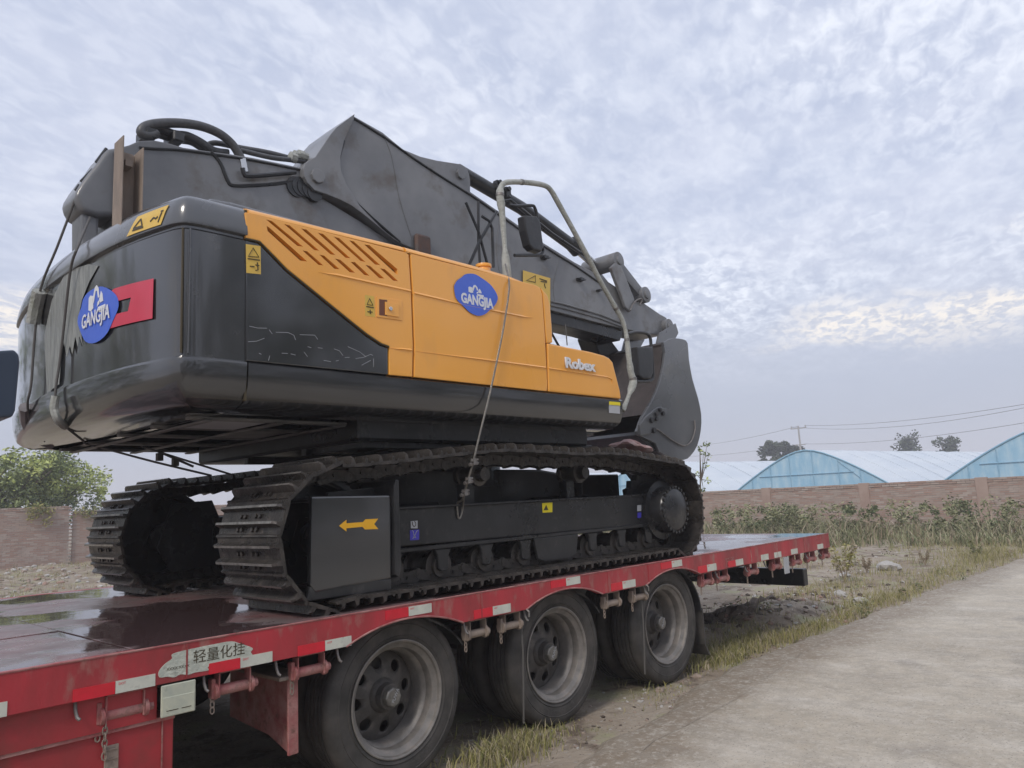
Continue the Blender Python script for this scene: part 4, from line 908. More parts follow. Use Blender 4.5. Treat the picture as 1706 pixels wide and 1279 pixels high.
tube('steel_pipe',smoothpts([(2.587,1.360,4.082),(2.601,1.360,4.039),(2.634,1.360,4.034),(2.811,1.360,4.094),(3.028,1.360,4.177)],4),.018,BLKM,boom,n=8)
bm=bmesh.new(); 
for a,b,r in((405,277,.045),): 
    p=Vector((2.622,1.420,4.128)); add_tube(bm,[p+Vector((-.01,0,.05)),p+Vector((.01,0,-.05))],.040,6)
finish('hose_fitting',bm,SILV,boom)
bm=bmesh.new()
for k,(p,r) in enumerate([((3.091,1.500,4.372),.045),((3.124,1.500,4.403),.036),((3.162,1.500,4.415),.04),((3.196,1.500,4.410),.036)]): 
    p=Vector(p); add_tube(bm,[p+Vector((-.025,0,-.0)),p+Vector((.025,0,.0))],r,8)
finish('pipe_union',bm,WRAP,boom)
for p in ((2.162,1.500,4.253),(1.970,1.500,4.217)): box('hose_clamp',p[0]-.04,p[0]+.04,1.47,1.66,p[2]-.05,p[2]+.03,BLKM,boom,bevel=.01)
for a,b in (([(3.905,4.793),(3.998,4.607),(4.072,4.234),(4.208,3.875)],.006),([(5.355,4.38),(5.285,3.986),(5.335,3.716)],.006),([(6.277,4.137),(6.148,3.828),(6.14,3.627)],.006)):
    tube('weld_bead',[(x,YA0+.0195,z) for x,z in a],b,BLK3,arm,n=5,sm=4)
# --- props, ropes and cables (things of their own)
pr=thing('steel_prop',(1.56,.73,3.25),'rusty upright steel channel standing on the counterweight and holding up the boom','steel prop')
bm=bmesh.new(); add_box(bm,1.505,1.512,.66,.80,3.18,3.72); add_box(bm,1.615,1.622,.66,.80,3.18,3.68); finish('flange',bm,RUST,pr,bevel=.002)
box('web',1.512,1.615,.78,.79,3.18,3.67,RUST,pr); 
bm=bmesh.new(); add_box(bm,1.535,1.575,.70,.779,3.56,3.60); add_box(bm,1.53,1.59,.74,.76,3.60,3.655); finish('lug',bm,RUST,pr)
wn=['thin wire rope slanting from the boom foot down the outer left edge of the counterweight','thin wire rope running from the boom foot down over the torn film on the counterweight','wire rope with clamps crossing the orange-yellow door down to the track frame','plain wire rope running from under the counterweight to between the tracks','wire rope with two dark clamps running from under the counterweight to the tracks']
def rope(pts,r,lab,m=WIRE,sm=4):
    o=tube('wire_rope',pts,r,m,None,n=7,sm=sm,loc=pts[-1]); tag(o,lab,'rope','wire ropes lashing the excavator'); return o
rope([(1.521,1.500,3.631),(1.460,1.648,3.306),(1.425,1.831,3.068),(1.430,1.938,2.765),(1.430,1.971,2.448),(1.430,2.033,2.328),(1.500,2.207,2.217),(1.620,2.327,2.107)],.008,wn[0],DWIRE)
rope([(1.592,1.460,3.485),(1.430,1.129,3.166),(1.415,1.196,3.042),(1.428,1.318,2.762),(1.430,1.386,2.513),(1.420,1.415,2.295),(1.460,1.446,2.154),(1.700,1.777,2.060)],.008,wn[1],DWIRE)
r3=rope([(4.182,0.220,3.359),(4.069,0.085,3.161),(4.035,0.075,3.014),(3.967,0.075,2.775),(3.884,0.070,2.541),(3.787,0.070,2.272),(3.683,0.070,2.012),(3.612,0.080,1.805),(3.604,0.140,1.665),(3.627,0.220,1.557),(3.635,0.280,1.534),(3.647,0.292,1.443),(3.667,0.290,1.434),(3.685,0.280,1.503),(3.636,0.210,1.586)],.0072,wn[2])
bm=bmesh.new()
CL=[(3.610,0.085,1.801),(3.604,0.140,1.678),(3.612,0.190,1.598)]
for p in CL:
    p=Vector(p); add_tube(bm,[p+Vector((-.035,-.01,-.012)),p+Vector((.04,-.01,.0))],.013,6); add_tube(bm,[p+Vector((-.03,-.02,.012)),p+Vector((.035,-.02,.022))],.008,6); add_box(bm,p.x-.014,p.x+.014,p.y-.03,p.y+.0,p.z-.014,p.z+.03)
cl_=finish('rope_clamp',bm,STEEL,r3)
r5=rope([(1.808,2.126,2.080),(1.972,2.264,2.060),(2.136,1.700,1.916),(2.528,1.700,1.821)],.008,wn[3],DWIRE,sm=3)
r6=rope([(2.237,2.242,2.080),(2.298,2.264,2.060),(2.386,1.700,1.916),(2.674,1.700,1.828)],.008,wn[4],DWIRE,sm=3)
bm=bmesh.new()
for p in ((2.238,1.900,1.986),(2.351,1.900,1.948)):
    add_box(bm,p[0]-.02,p[0]+.02,p[1]-.02,p[1]+.02,p[2]-.045,p[2]+.01)
add_tube(bm,[(2.221,1.900,2.012),(2.484,1.900,1.899)],.009,6)
finish('rope_clamp',bm,DWIRE,r6)
def sleeve(pts,r,lab,m=WRAP):
    o=tube('rope_sleeve',pts,r,m,None,n=8,sm=4,loc=pts[0]); tag(o,lab,'rope sleeve'); return o
sleeve([(1.400,1.331,2.283),(1.395,1.338,2.211),(1.420,1.339,2.141),(1.500,1.489,2.123)],.024,'white hose sleeve around the rope near the lower middle of the counterweight')
sleeve([(1.430,2.099,2.311),(1.500,2.322,2.229),(1.620,2.546,2.156),(1.750,2.662,2.112)],.035,'thick grey sleeve under the lower left corner of the counterweight',mat('grey_rubber',(.26,.24,.25),(.18,.17,.175),rough=.6,scale=9,bump=.3))
sleeve([(1.420,1.836,3.048),(1.420,1.902,2.960),(1.420,1.953,2.857)],.045,'white cloth bundle wrapped round the rope at the left edge of the counterweight')
# crumpled red-brown rag on the track
bm=bmesh.new(); bmesh.ops.create_icosphere(bm,subdivisions=3,radius=.12)
pc=Vector((6.047,0.450,1.997))
for v in bm.verts:
    n_=noise.noise(v.co*9); v.co=Vector((v.co.x*1.9,v.co.y*1.3,v.co.z*.55))*(1+.7*n_)+Vector((pc.x,pc.y,pc.z-.02))
rg=finish('cloth_rag',bm,mat('rag_red',(.26,.12,.11),(.40,.30,.28),rough=.8,scale=9,bump=.5),None,smooth=True,loc=(pc.x,pc.y,pc.z-.08)); tag(rg,'crumpled reddish rag lying on the near track under the bucket','rag')
# truck mirror hanging into the frame at far left
mh=thing('truck_mirror',(.30,-1.25,G),'dark rounded mirror housing cut by the left edge of the photo','mirror')
h=[(0.517,2.012),(0.564,2.021),(0.576,2.008),(0.579,1.987),(0.574,1.851),(0.568,1.832),(0.525,1.827)]
prism('mirror_housing',h,-1.3,-1.16,mat('blue_black_plastic',(.035,.05,.08),rough=.4,scale=4),mh,bevel=.02,seg=3)
tube('mirror_stalk',[(h[0][0]+.01,-1.23,1.95),(.30,-1.23,1.95),(.25,-1.25,1.6),(.25,-1.25,G)],.018,BLKM,mh,n=8)
# ------------------------------------------------------------------ GROUND
def fnoise(x,y,s,o=0): return noise.noise(Vector((x*s+o,y*s-o,o*.3)))
_ex=[-6,3,4.6,5.8,6.6,7.3,8.9,10.8,13,15.5,18,24,60,900]
_ey=[-.75,-.62,-.36,-.14,-.04,-.01,-.08,-.12,-.13,-.22,-.32,-.6,-3,-30]
def road_edge(x): return float(np.interp(x,_ex,_ey))+.06*fnoise(x,0,1.3,3)+.06*fnoise(x,1,4.1,5)
def ground_h(x,y):
    h=.035*fnoise(x,y,.6,2)+.018*fnoise(x,y,2.7,4)
    if y>4.5 or x>10: h+=.07*fnoise(x,y,.35,8)+.03*fnoise(x,y,1.9,9)
    # rubble bank by the near side of the far wheel, and spoil along the left wall
    d=((x-9.3)/2.2)**2+((y-.9)/.55)**2; h+=.12*max(0,1-d)*(1+fnoise(x,y,4,6))
    if y>18: h+=.12*min(1,(y-18)/6)*(1+fnoise(x,y,.8,12))
    fl=max(0,1-max(0,y-.3)/.6) if y<.9 else 0
    if -.3<y<4 and 2<x<7.5: h*=.4; h-=.01
    if y<.2: h=h*.5-.01*(1 if y<0 else 0)
    return G+h
def gmat():
    m=bpy.data.materials.new('bare_soil'); m.use_nodes=True; nt=m.node_tree; N=nt.nodes.new; L=nt.links.new; p=nt.nodes['Principled BSDF']; p.inputs['Roughness'].default_value=.9; p.inputs['Specular IOR Level'].default_value=.2
    g=N('ShaderNodeNewGeometry')
    def nz(sc,d=6,off=0,rg=.6):
        mp=N('ShaderNodeMapping'); L(g.outputs['Position'],mp.inputs[0]); mp.inputs['Location'].default_value=(off,off,0)
        t=N('ShaderNodeTexNoise'); t.inputs['Scale'].default_value=sc; t.inputs['Detail'].default_value=d; t.inputs['Roughness'].default_value=rg; L(mp.outputs[0],t.inputs['Vector']); return t.outputs[0]
    def mr(x,a,b,c=0,d=1):
        k=N('ShaderNodeMapRange'); L(x,k.inputs[0]); k.inputs[1].default_value=a; k.inputs[2].default_value=b; k.inputs[3].default_value=c; k.inputs[4].default_value=d; return k.outputs[0]
    def mx(f,a,b):
        x=N('ShaderNodeMix'); x.data_type='RGBA'; L(f,x.inputs[0])
        for i,c in((6,a),(7,b)):
            if isinstance(c,tuple): x.inputs[i].default_value=(*c,1)
            else: L(c,x.inputs[i])
        return x.outputs[2]
    c=mx(mr(nz(.7),.38,.62),(.27,.215,.16),(.38,.325,.26)); c=mx(mr(nz(3.5,7,5),.5,.64),c,(.16,.125,.095)); c=mx(mr(nz(2.1,6,9),.52,.62),c,(.33,.31,.20)); c=mx(mr(nz(26,3,3),.62,.7),c,(.46,.43,.40)); c=mx(mr(nz(38,3,1),.64,.7),c,(.09,.07,.055))
    L(c,p.inputs['Base Color'])
    b=N('ShaderNodeBump'); b.inputs['Strength'].default_value=.7; b.inputs['Distance'].default_value=.04; L(nz(14,8),b.inputs['Height']); L(b.outputs[0],p.inputs['Normal']); return m
SOIL=gmat()
def grid(name,xs,ys,hf,m,kind='structure',keep=None):
    nx,ny=len(xs),len(ys); vs=[(x,y,hf(x,y)) for y in ys for x in xs]; fs=[]
    for j in range(ny-1):
        for i in range(nx-1):
            if keep and not keep(.5*(xs[i]+xs[i+1]),.5*(ys[j]+ys[j+1])): continue
            k=j*nx+i; fs.append((k,k+1,k+nx+1,k+nx))
    me=bpy.data.meshes.new(name); me.from_pydata(vs,[],fs); me.polygons.foreach_set('use_smooth',[True]*len(fs)); me.materials.append(m)
    o=bpy.data.objects.new(name,me); COL.objects.link(o); o['kind']=kind; return o
xs=list(np.arange(-6,18,.11))+list(np.arange(18,40,.5))+[45,60,90,150,300]
ys=[-40,-10,-4]+list(np.arange(-1.4,6,.11))+list(np.arange(6,36,.4))+[40,60,100,200,300]
xs=[-200,-100,-30,-12]+xs
xs=[float(v) for v in xs]; ys=[float(v) for v in ys]
grid('ground',xs,ys,ground_h,SOIL)
# concrete road: slabs with open joints, ragged left edge
def rmat():
    m=bpy.data.materials.new('worn_concrete'); m.use_nodes=True; nt=m.node_tree; N=nt.nodes.new; L=nt.links.new; p=nt.nodes['Principled BSDF']; p.inputs['Roughness'].default_value=.8; p.inputs['Specular IOR Level'].default_value=.3
    g=N('ShaderNodeNewGeometry')
    def nz(sc,d=6,st=(1,1,1),off=0,rg=.6,rot=0):
        mp=N('ShaderNodeMapping'); L(g.outputs['Position'],mp.inputs[0]); mp.inputs['Location'].default_value=(off,off,0); mp.inputs['Scale'].default_value=st; mp.inputs['Rotation'].default_value=(0,0,rot)
        t=N('ShaderNodeTexNoise'); t.inputs['Scale'].default_value=sc; t.inputs['Detail'].default_value=d; t.inputs['Roughness'].default_value=rg; L(mp.outputs[0],t.inputs['Vector']); return t.outputs[0]
    def mr(x,a,b,c=0,d=1):
        k=N('ShaderNodeMapRange'); L(x,k.inputs[0]); k.inputs[1].default_value=a; k.inputs[2].default_value=b; k.inputs[3].default_value=c; k.inputs[4].default_value=d; return k.outputs[0]
    def mx(f,a,b):
        x=N('ShaderNodeMix'); x.data_type='RGBA'; L(f,x.inputs[0])
        for i,c in((6,a),(7,b)):
            if isinstance(c,tuple): x.inputs[i].default_value=(*c,1)
            else: L(c,x.inputs[i])
        return x.outputs[2]
    c=mx(mr(nz(.9,6),.35,.65),(.44,.385,.305),(.55,.49,.395))
    c=mx(mr(nz(2.2,7,(1,.35,1),4,.65,.5),.5,.68),c,(.61,.56,.48))
    c=mx(mr(nz(1.1,5,(1,1,1),11),.56,.66,0,.6),c,(.31,.28,.25))
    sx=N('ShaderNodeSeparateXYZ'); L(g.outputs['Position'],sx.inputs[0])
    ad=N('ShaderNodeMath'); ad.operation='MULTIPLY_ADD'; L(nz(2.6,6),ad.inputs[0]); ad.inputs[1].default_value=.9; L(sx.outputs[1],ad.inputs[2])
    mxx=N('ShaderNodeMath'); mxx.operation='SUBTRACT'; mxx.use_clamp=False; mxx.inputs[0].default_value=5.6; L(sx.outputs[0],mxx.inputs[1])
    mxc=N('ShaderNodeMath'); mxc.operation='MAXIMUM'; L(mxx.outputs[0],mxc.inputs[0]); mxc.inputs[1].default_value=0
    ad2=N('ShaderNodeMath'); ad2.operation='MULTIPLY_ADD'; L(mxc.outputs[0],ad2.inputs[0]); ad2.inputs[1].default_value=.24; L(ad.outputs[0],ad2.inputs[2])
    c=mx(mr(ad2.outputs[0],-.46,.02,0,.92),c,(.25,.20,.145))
    c=mx(mr(nz(7,7,(1,.4,1),17,.7,.9),.55,.72,0,.6),c,(.30,.265,.225)); c=mx(mr(nz(5.5,8,(1,1,1),31,.75),.42,.6,0,.55),c,(.36,.325,.27)); c=mx(mr(nz(24,4,(1,1,1),41,.7),.5,.66,0,.55),c,(.62,.575,.50))
    c=mx(mr(nz(60,3,(1,1,1),6),.60,.68,0,.8),c,(.16,.14,.12))
    L(c,p.inputs['Base Color'])
    b=N('ShaderNodeBump'); b.inputs['Strength'].default_value=.6; b.inputs['Distance'].default_value=.015; L(nz(22,9,(1,1,1),2,.7),b.inputs['Height']); L(b.outputs[0],p.inputs['Normal']); return m
CONC=rmat()
def road_h(x,y): 
    e=road_edge(x); d=e-y
    return G+.035-.05*max(0,1-d/.10)*(1 if d<.10 else 0)+.006*fnoise(x,y,.8,1)
rx=[float(v) for v in np.arange(-4,20,.07)]+[float(v) for v in np.arange(20,60,1)]+[80,120,200,300]
offs=[0,.04,.08,.14,.25,.5,1,2,3.3,5,8,12,30]
vs=[];fs=[];nx=len(rx)
for o_ in offs:
    for x in rx:
        y=road_edge(x)-o_; vs.append((x,y,road_h(x,y)))
for j in range(len(offs)-1):
    for i in range(nx-1): k=j*nx+i; fs.append((k,k+nx,k+nx+1,k+1))
me=bpy.data.meshes.new('concrete_road'); me.from_pydata(vs,[],fs); me.materials.append(CONC); me.polygons.foreach_set('use_smooth',[True]*len(fs)); ro=bpy.data.objects.new('concrete_road',me); COL.objects.link(ro); ro['kind']='structure'
# expansion joints and cracks: thin earth-filled grooves standing just proud as dirt seams
DIRT=mat('joint_dirt',(.22,.19,.155),(.34,.30,.25),rough=.9,scale=9)
bm=bmesh.new()
def seam(pts,w):
    for (a,b) in zip(pts,pts[1:]):
        A=Vector((a[0],a[1],0)); B=Vector((b[0],b[1],0)); d=(B-A).normalized(); n_=Vector((-d.y,d.x,0))*w*.3*random.uniform(.3,1.3)
        v=[bm.verts.new((q.x,q.y,G+.0425+.006*fnoise(q.x,q.y,.8,1))) for q in(A+n_,A-n_,B-n_,B+n_)]; bm.faces.new(v)
for pts,w in(([ (x,float(np.interp(x,[2,3.75,4.3,5.6,7.4,9,11,14,20],[-1.0,-.93,-.70,-.66,-.40,-.31,-.24,-.25,-.45]))+.02*fnoise(x,0,2,7)) for x in np.arange(2,20,.2)],.006),([(7.9+.02*k,-.8-.3*k) for k in range(20)],.006),([(13+.01*k,-.8-.3*k) for k in range(20)],.006)):
    seam(pts,w)
for q in range(7):
    x=random.uniform(4.5,12); y=random.uniform(-2.6,-.9); a=random.uniform(0,6.28); P_=[]
    for k in range(random.randint(8,22)): P_.append((x,y)); a+=random.gauss(0,.35); x+=math.cos(a)*.08; y+=math.sin(a)*.08
    seam(P_,.0035)
j=finish('road_joint',bm,DIRT,None); j['kind']='structure'
# ------------------------------------------------------------------ vegetation and rubble
def blades(name,spots,mats,lean=.35,wid=.006):
    """spots: (x,y,z,height) — each a bent two-piece blade"""
    vs=[];fs=[];mi=[]
    for (x,y,z,h) in spots:
        a=random.uniform(0,6.283); l=random.uniform(.1,1)*lean*h; dx,dy=math.cos(a),math.sin(a); w=wid*random.uniform(.6,1.4); nx_,ny_=-dy*w,dx*w; k=len(vs)
        c=random.uniform(0,6.283); nx_,ny_=math.cos(c)*w,math.sin(c)*w
        vs+=[(x-nx_,y-ny_,z),(x+nx_,y+ny_,z),(x-nx_*.8+dx*l*.35,y-ny_*.8+dy*l*.35,z+h*.6),(x+nx_*.8+dx*l*.35,y+ny_*.8+dy*l*.35,z+h*.6),(x+dx*l,y+dy*l,z+h*random.uniform(.8,1))]
        fs+=[(k,k+1,k+3,k+2),(k+2,k+3,k+4)]; m=random.randrange(len(mats)); mi+=[m,m]
    me=bpy.data.meshes.new(name); me.from_pydata(vs,[],fs); me.polygons.foreach_set('material_index',mi)
    for m in mats: me.materials.append(m)
    o=bpy.data.objects.new(name,me); COL.objects.link(o); return o
def leafmat(n,c,c2): 
    m=mat(n,c,c2,rough=.7,scale=3,spec=.2,world_co=True); return m
GR=[leafmat('grass_green',(.16,.17,.06),(.21,.21,.08)),leafmat('grass_straw',(.40,.35,.18),(.32,.28,.15)),leafmat('grass_yellow_green',(.29,.28,.10),(.36,.33,.13))]
DRY=[leafmat('dry_stem',(.33,.26,.18),(.25,.20,.14)),leafmat('dry_straw',(.45,.39,.28),(.34,.29,.2)),leafmat('weed_green',(.13,.15,.075),(.18,.19,.10)),leafmat('weed_pale',(.27,.28,.15),(.33,.32,.2))]
sp=[]
def patch(n,cx,cy,rx_,ry_,h0,h1,dens=None):
    for _ in range(n):
        x=random.gauss(cx,rx_*.5); y=random.gauss(cy,ry_*.5)
        if y<road_edge(x)-.05: continue
        sp.append((x,y,ground_h(x,y)-.01,random.uniform(h0,h1)))
# strip along the road
for cx,cy,rx_,ry_,n,h in((3.75,.02,.30,.16,1500,.15),(4.25,.10,.25,.2,350,.07),(7.1,.30,.55,.25,1500,.17),(6.9,.12,.35,.12,600,.13),(7.9,.35,.6,.3,1500,.14),(8.6,.12,.7,.16,1100,.13),(9.9,.10,1.1,.2,1200,.13),(11.4,.05,1.5,.25,1500,.15),(13.2,.15,2,.3,900,.13),(15.6,.2,1.6,.4,900,.18),(17.8,.2,1.0,.4,1100,.28),(5.6,.0,.5,.1,160,.05),(12,1.2,2,.6,600,.12),(20,.6,3,1,1500,.25)):
    patch(int(n*.8),cx,cy,rx_*1.35,ry_*1.25,h*.3,h)
for _ in range(3500):
    x=random.uniform(3,15); y=random.uniform(-.3,1.6)
    if y<road_edge(x) or fnoise(x,y,1.6,71)<.0: continue
    sp.append((x,y,ground_h(x,y)-.01,random.uniform(.03,.12)))
for _ in range(22000):
    x=random.uniform(9,26); y=random.uniform(-.3,9)
    if fnoise(x,y,.7,33)<.02: continue
    sp.append((x,y,ground_h(x,y)-.01,random.uniform(.05,.2)))
for _ in range(14000):
    x=random.uniform(3,14); y=random.uniform(9,27)
    if fnoise(x,y,.6,13)<.1: continue
    sp.append((x,y,ground_h(x,y)-.01,random.uniform(.06,.25)))
g=blades('roadside_grass',sp,GR+[DRY[1]],lean=.8,wid=.0035); tag(g,'short yellow-green grass growing along the edge of the concrete','grass',kind='stuff')
sp=[]
for _ in range(24000):
    y=random.uniform(-6,16); x=random.uniform(20.5,25.9)
    d=fnoise(x*.6,y,.45,21)+.35*fnoise(x,y,2,5)
    if d<-.12 and random.random()<.7: continue
    h=random.uniform(.22,.66)*(1+.7*max(0,d))*(1 if x>22 else .6)
    if random.random()<.03: h*=1.4
    sp.append((x,y,ground_h(x,y)-.02,h))
g=blades('tall_weeds',sp,DRY+[DRY[3],DRY[2]],lean=.9,wid=.014); tag(g,'tall tangled weeds in front of the right brick wall','weeds',kind='stuff')
# leafy weed clumps
def leaf_cloud(name,centres,mats,size,parent=None,flatten=1):
    vs=[];fs=[];mi=[]
    for (cx,cy,cz,r,n) in centres:
        mm=random.randrange(len(mats))
        for _ in range(n):
            d=Vector((random.gauss(0,1),random.gauss(0,1),random.gauss(0,1))).normalized()*r*(random.random()**.4); d.z*=flatten
            p=Vector((cx,cy,cz))+d; a=Vector((random.gauss(0,1),random.gauss(0,1),random.gauss(0,.7))).normalized(); b=a.cross(Vector((random.gauss(0,1),random.gauss(0,1),random.gauss(0,1)))).normalized(); s=size*random.uniform(.6,1.4); k=len(vs)
            vs+=[tuple(p-a*s),tuple(p+b*s*.45),tuple(p+a*s),tuple(p-b*s*.45)]; fs.append((k,k+1,k+2,k+3)); mi.append(mm if random.random()<.75 else random.randrange(len(mats)))
    me=bpy.data.meshes.new(name); me.from_pydata(vs,[],fs); me.polygons.foreach_set('material_index',mi)
    for m in mats: me.materials.append(m)
    o=bpy.data.objects.new(name,me)
    if parent is not None:
        me.transform(Matrix.Translation(-org(parent))); 
    link(o,parent); return o
LF0=leafmat('weed_deep',(.10,.13,.06),(.13,.16,.08))
cs=[]
for _ in range(420):
    y=random.uniform(-3,14); x=random.uniform(22.5,25.6)
    if fnoise(x,y,.5,41)<-.05: continue
    h=random.uniform(.15,.95); cs.append((x,y,G+h,random.uniform(.12,.32),60))
g=leaf_cloud('bushy_weeds',cs,[DRY[2],DRY[3],DRY[3],LF0],.05); tag(g,'leafy green weeds rising in front of the right brick wall','weeds',kind='stuff')
cs=[]
for _ in range(70):
    x=random.uniform(9,22); y=random.uniform(-.3,6); 
    cs.append((x,y,ground_h(x,y)+.08,random.uniform(.05,.16),30))
for _ in range(60):
    x=random.uniform(3,14); y=random.uniform(14,28); cs.append((x,y,ground_h(x,y)+.1,random.uniform(.08,.3),40))
g=leaf_cloud('low_weeds',cs,[DRY[0],DRY[3],DRY[2]],.022); tag(g,'low scattered weeds on the waste ground beyond the trailer','weeds',kind='stuff')
# single tall weeds standing clear in the waste ground
def weed(x,y,h,lab,mats):
    t=thing('weed_plant',(x,y,ground_h(x,y)),lab,'weed','single weeds on the waste ground')
    bm=bmesh.new(); cs=[]
    for k in range(5):
        a=random.uniform(0,6.28); l=h*random.uniform(.6,1); p1=Vector((x+math.cos(a)*l*.15,y+math.sin(a)*l*.15,t.location.z+l*.5)); p2=Vector((x+math.cos(a)*l*.35,y+math.sin(a)*l*.35,t.location.z+l)); add_tube(bm,[t.location,p1,p2],[.008,.006,.003],5)
        for q in(.5,.75,1): pp_=t.location.lerp(p2,q); cs.append((pp_.x,pp_.y,pp_.z,h*.14,26))
    finish('stem',bm,DRY[0],t); leaf_cloud('leaves',cs,mats,h*.05,t)
weed(13.0,1.25,.62,'pale yellow-green weed standing just beyond the rear corner of the trailer',[GR[2],DRY[1]])
weed(14.6,1.45,.30,'small dark dry stump-like weed right of the trailer corner',[DRY[0]])
weed(17.6,.35,.36,'green leafy weed near the edge of the road far right',[DRY[2],GR[0]])
weed(16.3,.95,.30,'small brown dead weed in the middle of the waste ground',[DRY[0],DRY[1]])
# rubble
def stone_mesh(i,flat_=.6):
    bm=bmesh.new(); bmesh.ops.create_icosphere(bm,subdivisions=2,radius=1); o=i*7.3
    for v in bm.verts: v.co=Vector((v.co.x,v.co.y*.8,v.co.z*flat_))*(1+.45*noise.noise(v.co*1.3+Vector((o,0,0)))+.2*noise.noise(v.co*3+Vector((0,o,0))))
    me=bpy.data.meshes.new('stone'); bm.to_mesh(me); bm.free(); return me
STN=[mat('pale_stone',(.50,.48,.45),(.36,.34,.31),rough=.85,scale=9,bump=.4),mat('brown_stone',(.26,.20,.16),(.35,.28,.23),rough=.9,scale=9,bump=.4),mat('brick_rubble',(.36,.24,.19),(.30,.20,.16),rough=.9,scale=9,bump=.4),mat('dark_clod',(.07,.055,.045),(.12,.09,.07),rough=.95,scale=6,bump=.5)]
SM_=[]
for i in range(6):
    me=stone_mesh(i); SM_.append(me)
def scatter(name,spots,lab,cat):
    bm=bmesh.new()
    for (x,y,s,mi) in spots:
        n0=len(bm.verts); f0=len(bm.faces); bm.from_mesh(random.choice(SM_)); bm.verts.ensure_lookup_table(); bm.faces.ensure_lookup_table()
        Rm=Matrix.Translation((x,y,ground_h(x,y)+s*.15))@Matrix.Rotation(random.uniform(0,6.28),4,'Z')@Matrix.Diagonal((s,s*random.uniform(.6,1),s*random.uniform(.6,1),1))
        for v in bm.verts[n0:]: v.co=Rm@v.co
        for f in bm.faces[f0:]: f.material_index=mi
    me=bpy.data.meshes.new(name); bm.to_mesh(me); bm.free()
    for m in STN: me.materials.append(m)
    o=bpy.data.objects.new(name,me); COL.objects.link(o); tag(o,lab,cat,kind='stuff')
spots=[]
for _ in range(420):
    x=random.gauss(9.5,1.7); y=random.gauss(1.1,.6); spots.append((x,y,random.uniform(.012,.05),random.choice([0,1,1,3,3,2])))
for _ in range(260): 
    x=random.uniform(3.2,8); y=random.gauss(-.05,.25); 
    if y>road_edge(x): spots.append((x,y,random.uniform(.006,.022),random.choice([0,1,1,3])))
for _ in range(500): spots.append((random.uniform(8,24),random.uniform(0,8),random.uniform(.012,.045),random.choice([0,1,3,0])))
for _ in range(420): spots.append((random.gauss(7,3),random.uniform(17,28.5),random.uniform(.02,.11),random.choice([0,1,1,2,1,0])))
for _ in range(380): 
    x=random.uniform(3.3,14); spots.append((x,road_edge(x)-abs(random.gauss(0,.42)),random.uniform(.004,.014),random.choice([1,3])))
scatter('rubble',spots,'scattered brick and stone rubble on the bare soil','rubble')
def rock(p,s,lab,mi=0,k=0):
    o=bpy.data.objects.new('rock',SM_[k].copy()); o.data.materials.append(STN[mi]); COL.objects.link(o); o.location=(p[0],p[1],ground_h(p[0],p[1])+s*.2); o.scale=(s,s*.8,s*.7); o.rotation_euler=(0,0,k); tag(o,lab,'rock')
for v in range(1): pass
RK=[(13.901,1.582),(11.318,0.699),(10.871,0.252),(10.468,0.499),(15.224,1.284),(5.267,0.864),(12.011,1.307),(11.053,1.024)]
rock(RK[0],.13,'pale rock lying just right of the black underrun bar',0,0); rock(RK[1],.13,'large pale broken rock right of the dark soil heap',0,1); rock(RK[2],.11,'pale rock beside the grass verge right of the large one',0,2); rock(RK[3],.08,'small pale rock left of the large broken one',1,3)
rock(RK[4],.30,'low flat pale slab of rubble in the middle of the waste ground',0,4); rock(RK[5],.05,'small white stone beside the second wheel',0,5); rock(RK[6],.07,'grey rock in front of the trailer rear corner',1,1)
bm=bmesh.new(); pts=[]
# white spoil heap at the far right
cx,cy=[(23.898,0.882)][0]
bm=bmesh.new(); bmesh.ops.create_icosphere(bm,subdivisions=4,radius=1)
for v in bm.verts: 
    n_=noise.noise(v.co*3); m_=noise.noise(v.co*9); v.co=Vector((cx+v.co.x*.8*(1+.3*n_),cy-.3+v.co.y*1.0*(1+.3*n_),G-.02+max(-.05,v.co.z)*.22*(1+.6*n_+.5*m_)))
o=finish('spoil_heap',bm,mat('white_rubble',(.62,.60,.57),(.45,.43,.40),rough=.9,scale=4,bump=.5),None,smooth=False,loc=(cx,cy,G)); tag(o,'low heap of whitish rubble at the far right by the wall','heap')
# dark soil heap behind the last wheel
bm=bmesh.new(); bmesh.ops.create_icosphere(bm,subdivisions=5,radius=1)
hx,hy=[(9.308,0.996)][0]
for v in bm.verts:
    n_=noise.noise(v.co*2.3); m_=noise.noise(v.co*8); k_=noise.noise(v.co*21); v.co=Vector((hx+v.co.x*1.5*(1+.25*n_),hy+.1+v.co.y*.42*(1+.4*n_),G-.03+max(-.1,v.co.z)*.15*(1+.9*n_+.7*m_+.3*k_)))
o=finish('soil_heap',bm,mat('dark_soil',(.075,.058,.045),(.16,.125,.10),rough=.95,scale=3.5,bump=.6,c3=(.30,.26,.22),s3=12,a3=(.6,.7),world_co=True),None,smooth=False,loc=(hx,hy,G)); tag(o,'low ragged heap of dark turned soil behind the last trailer wheel','heap')
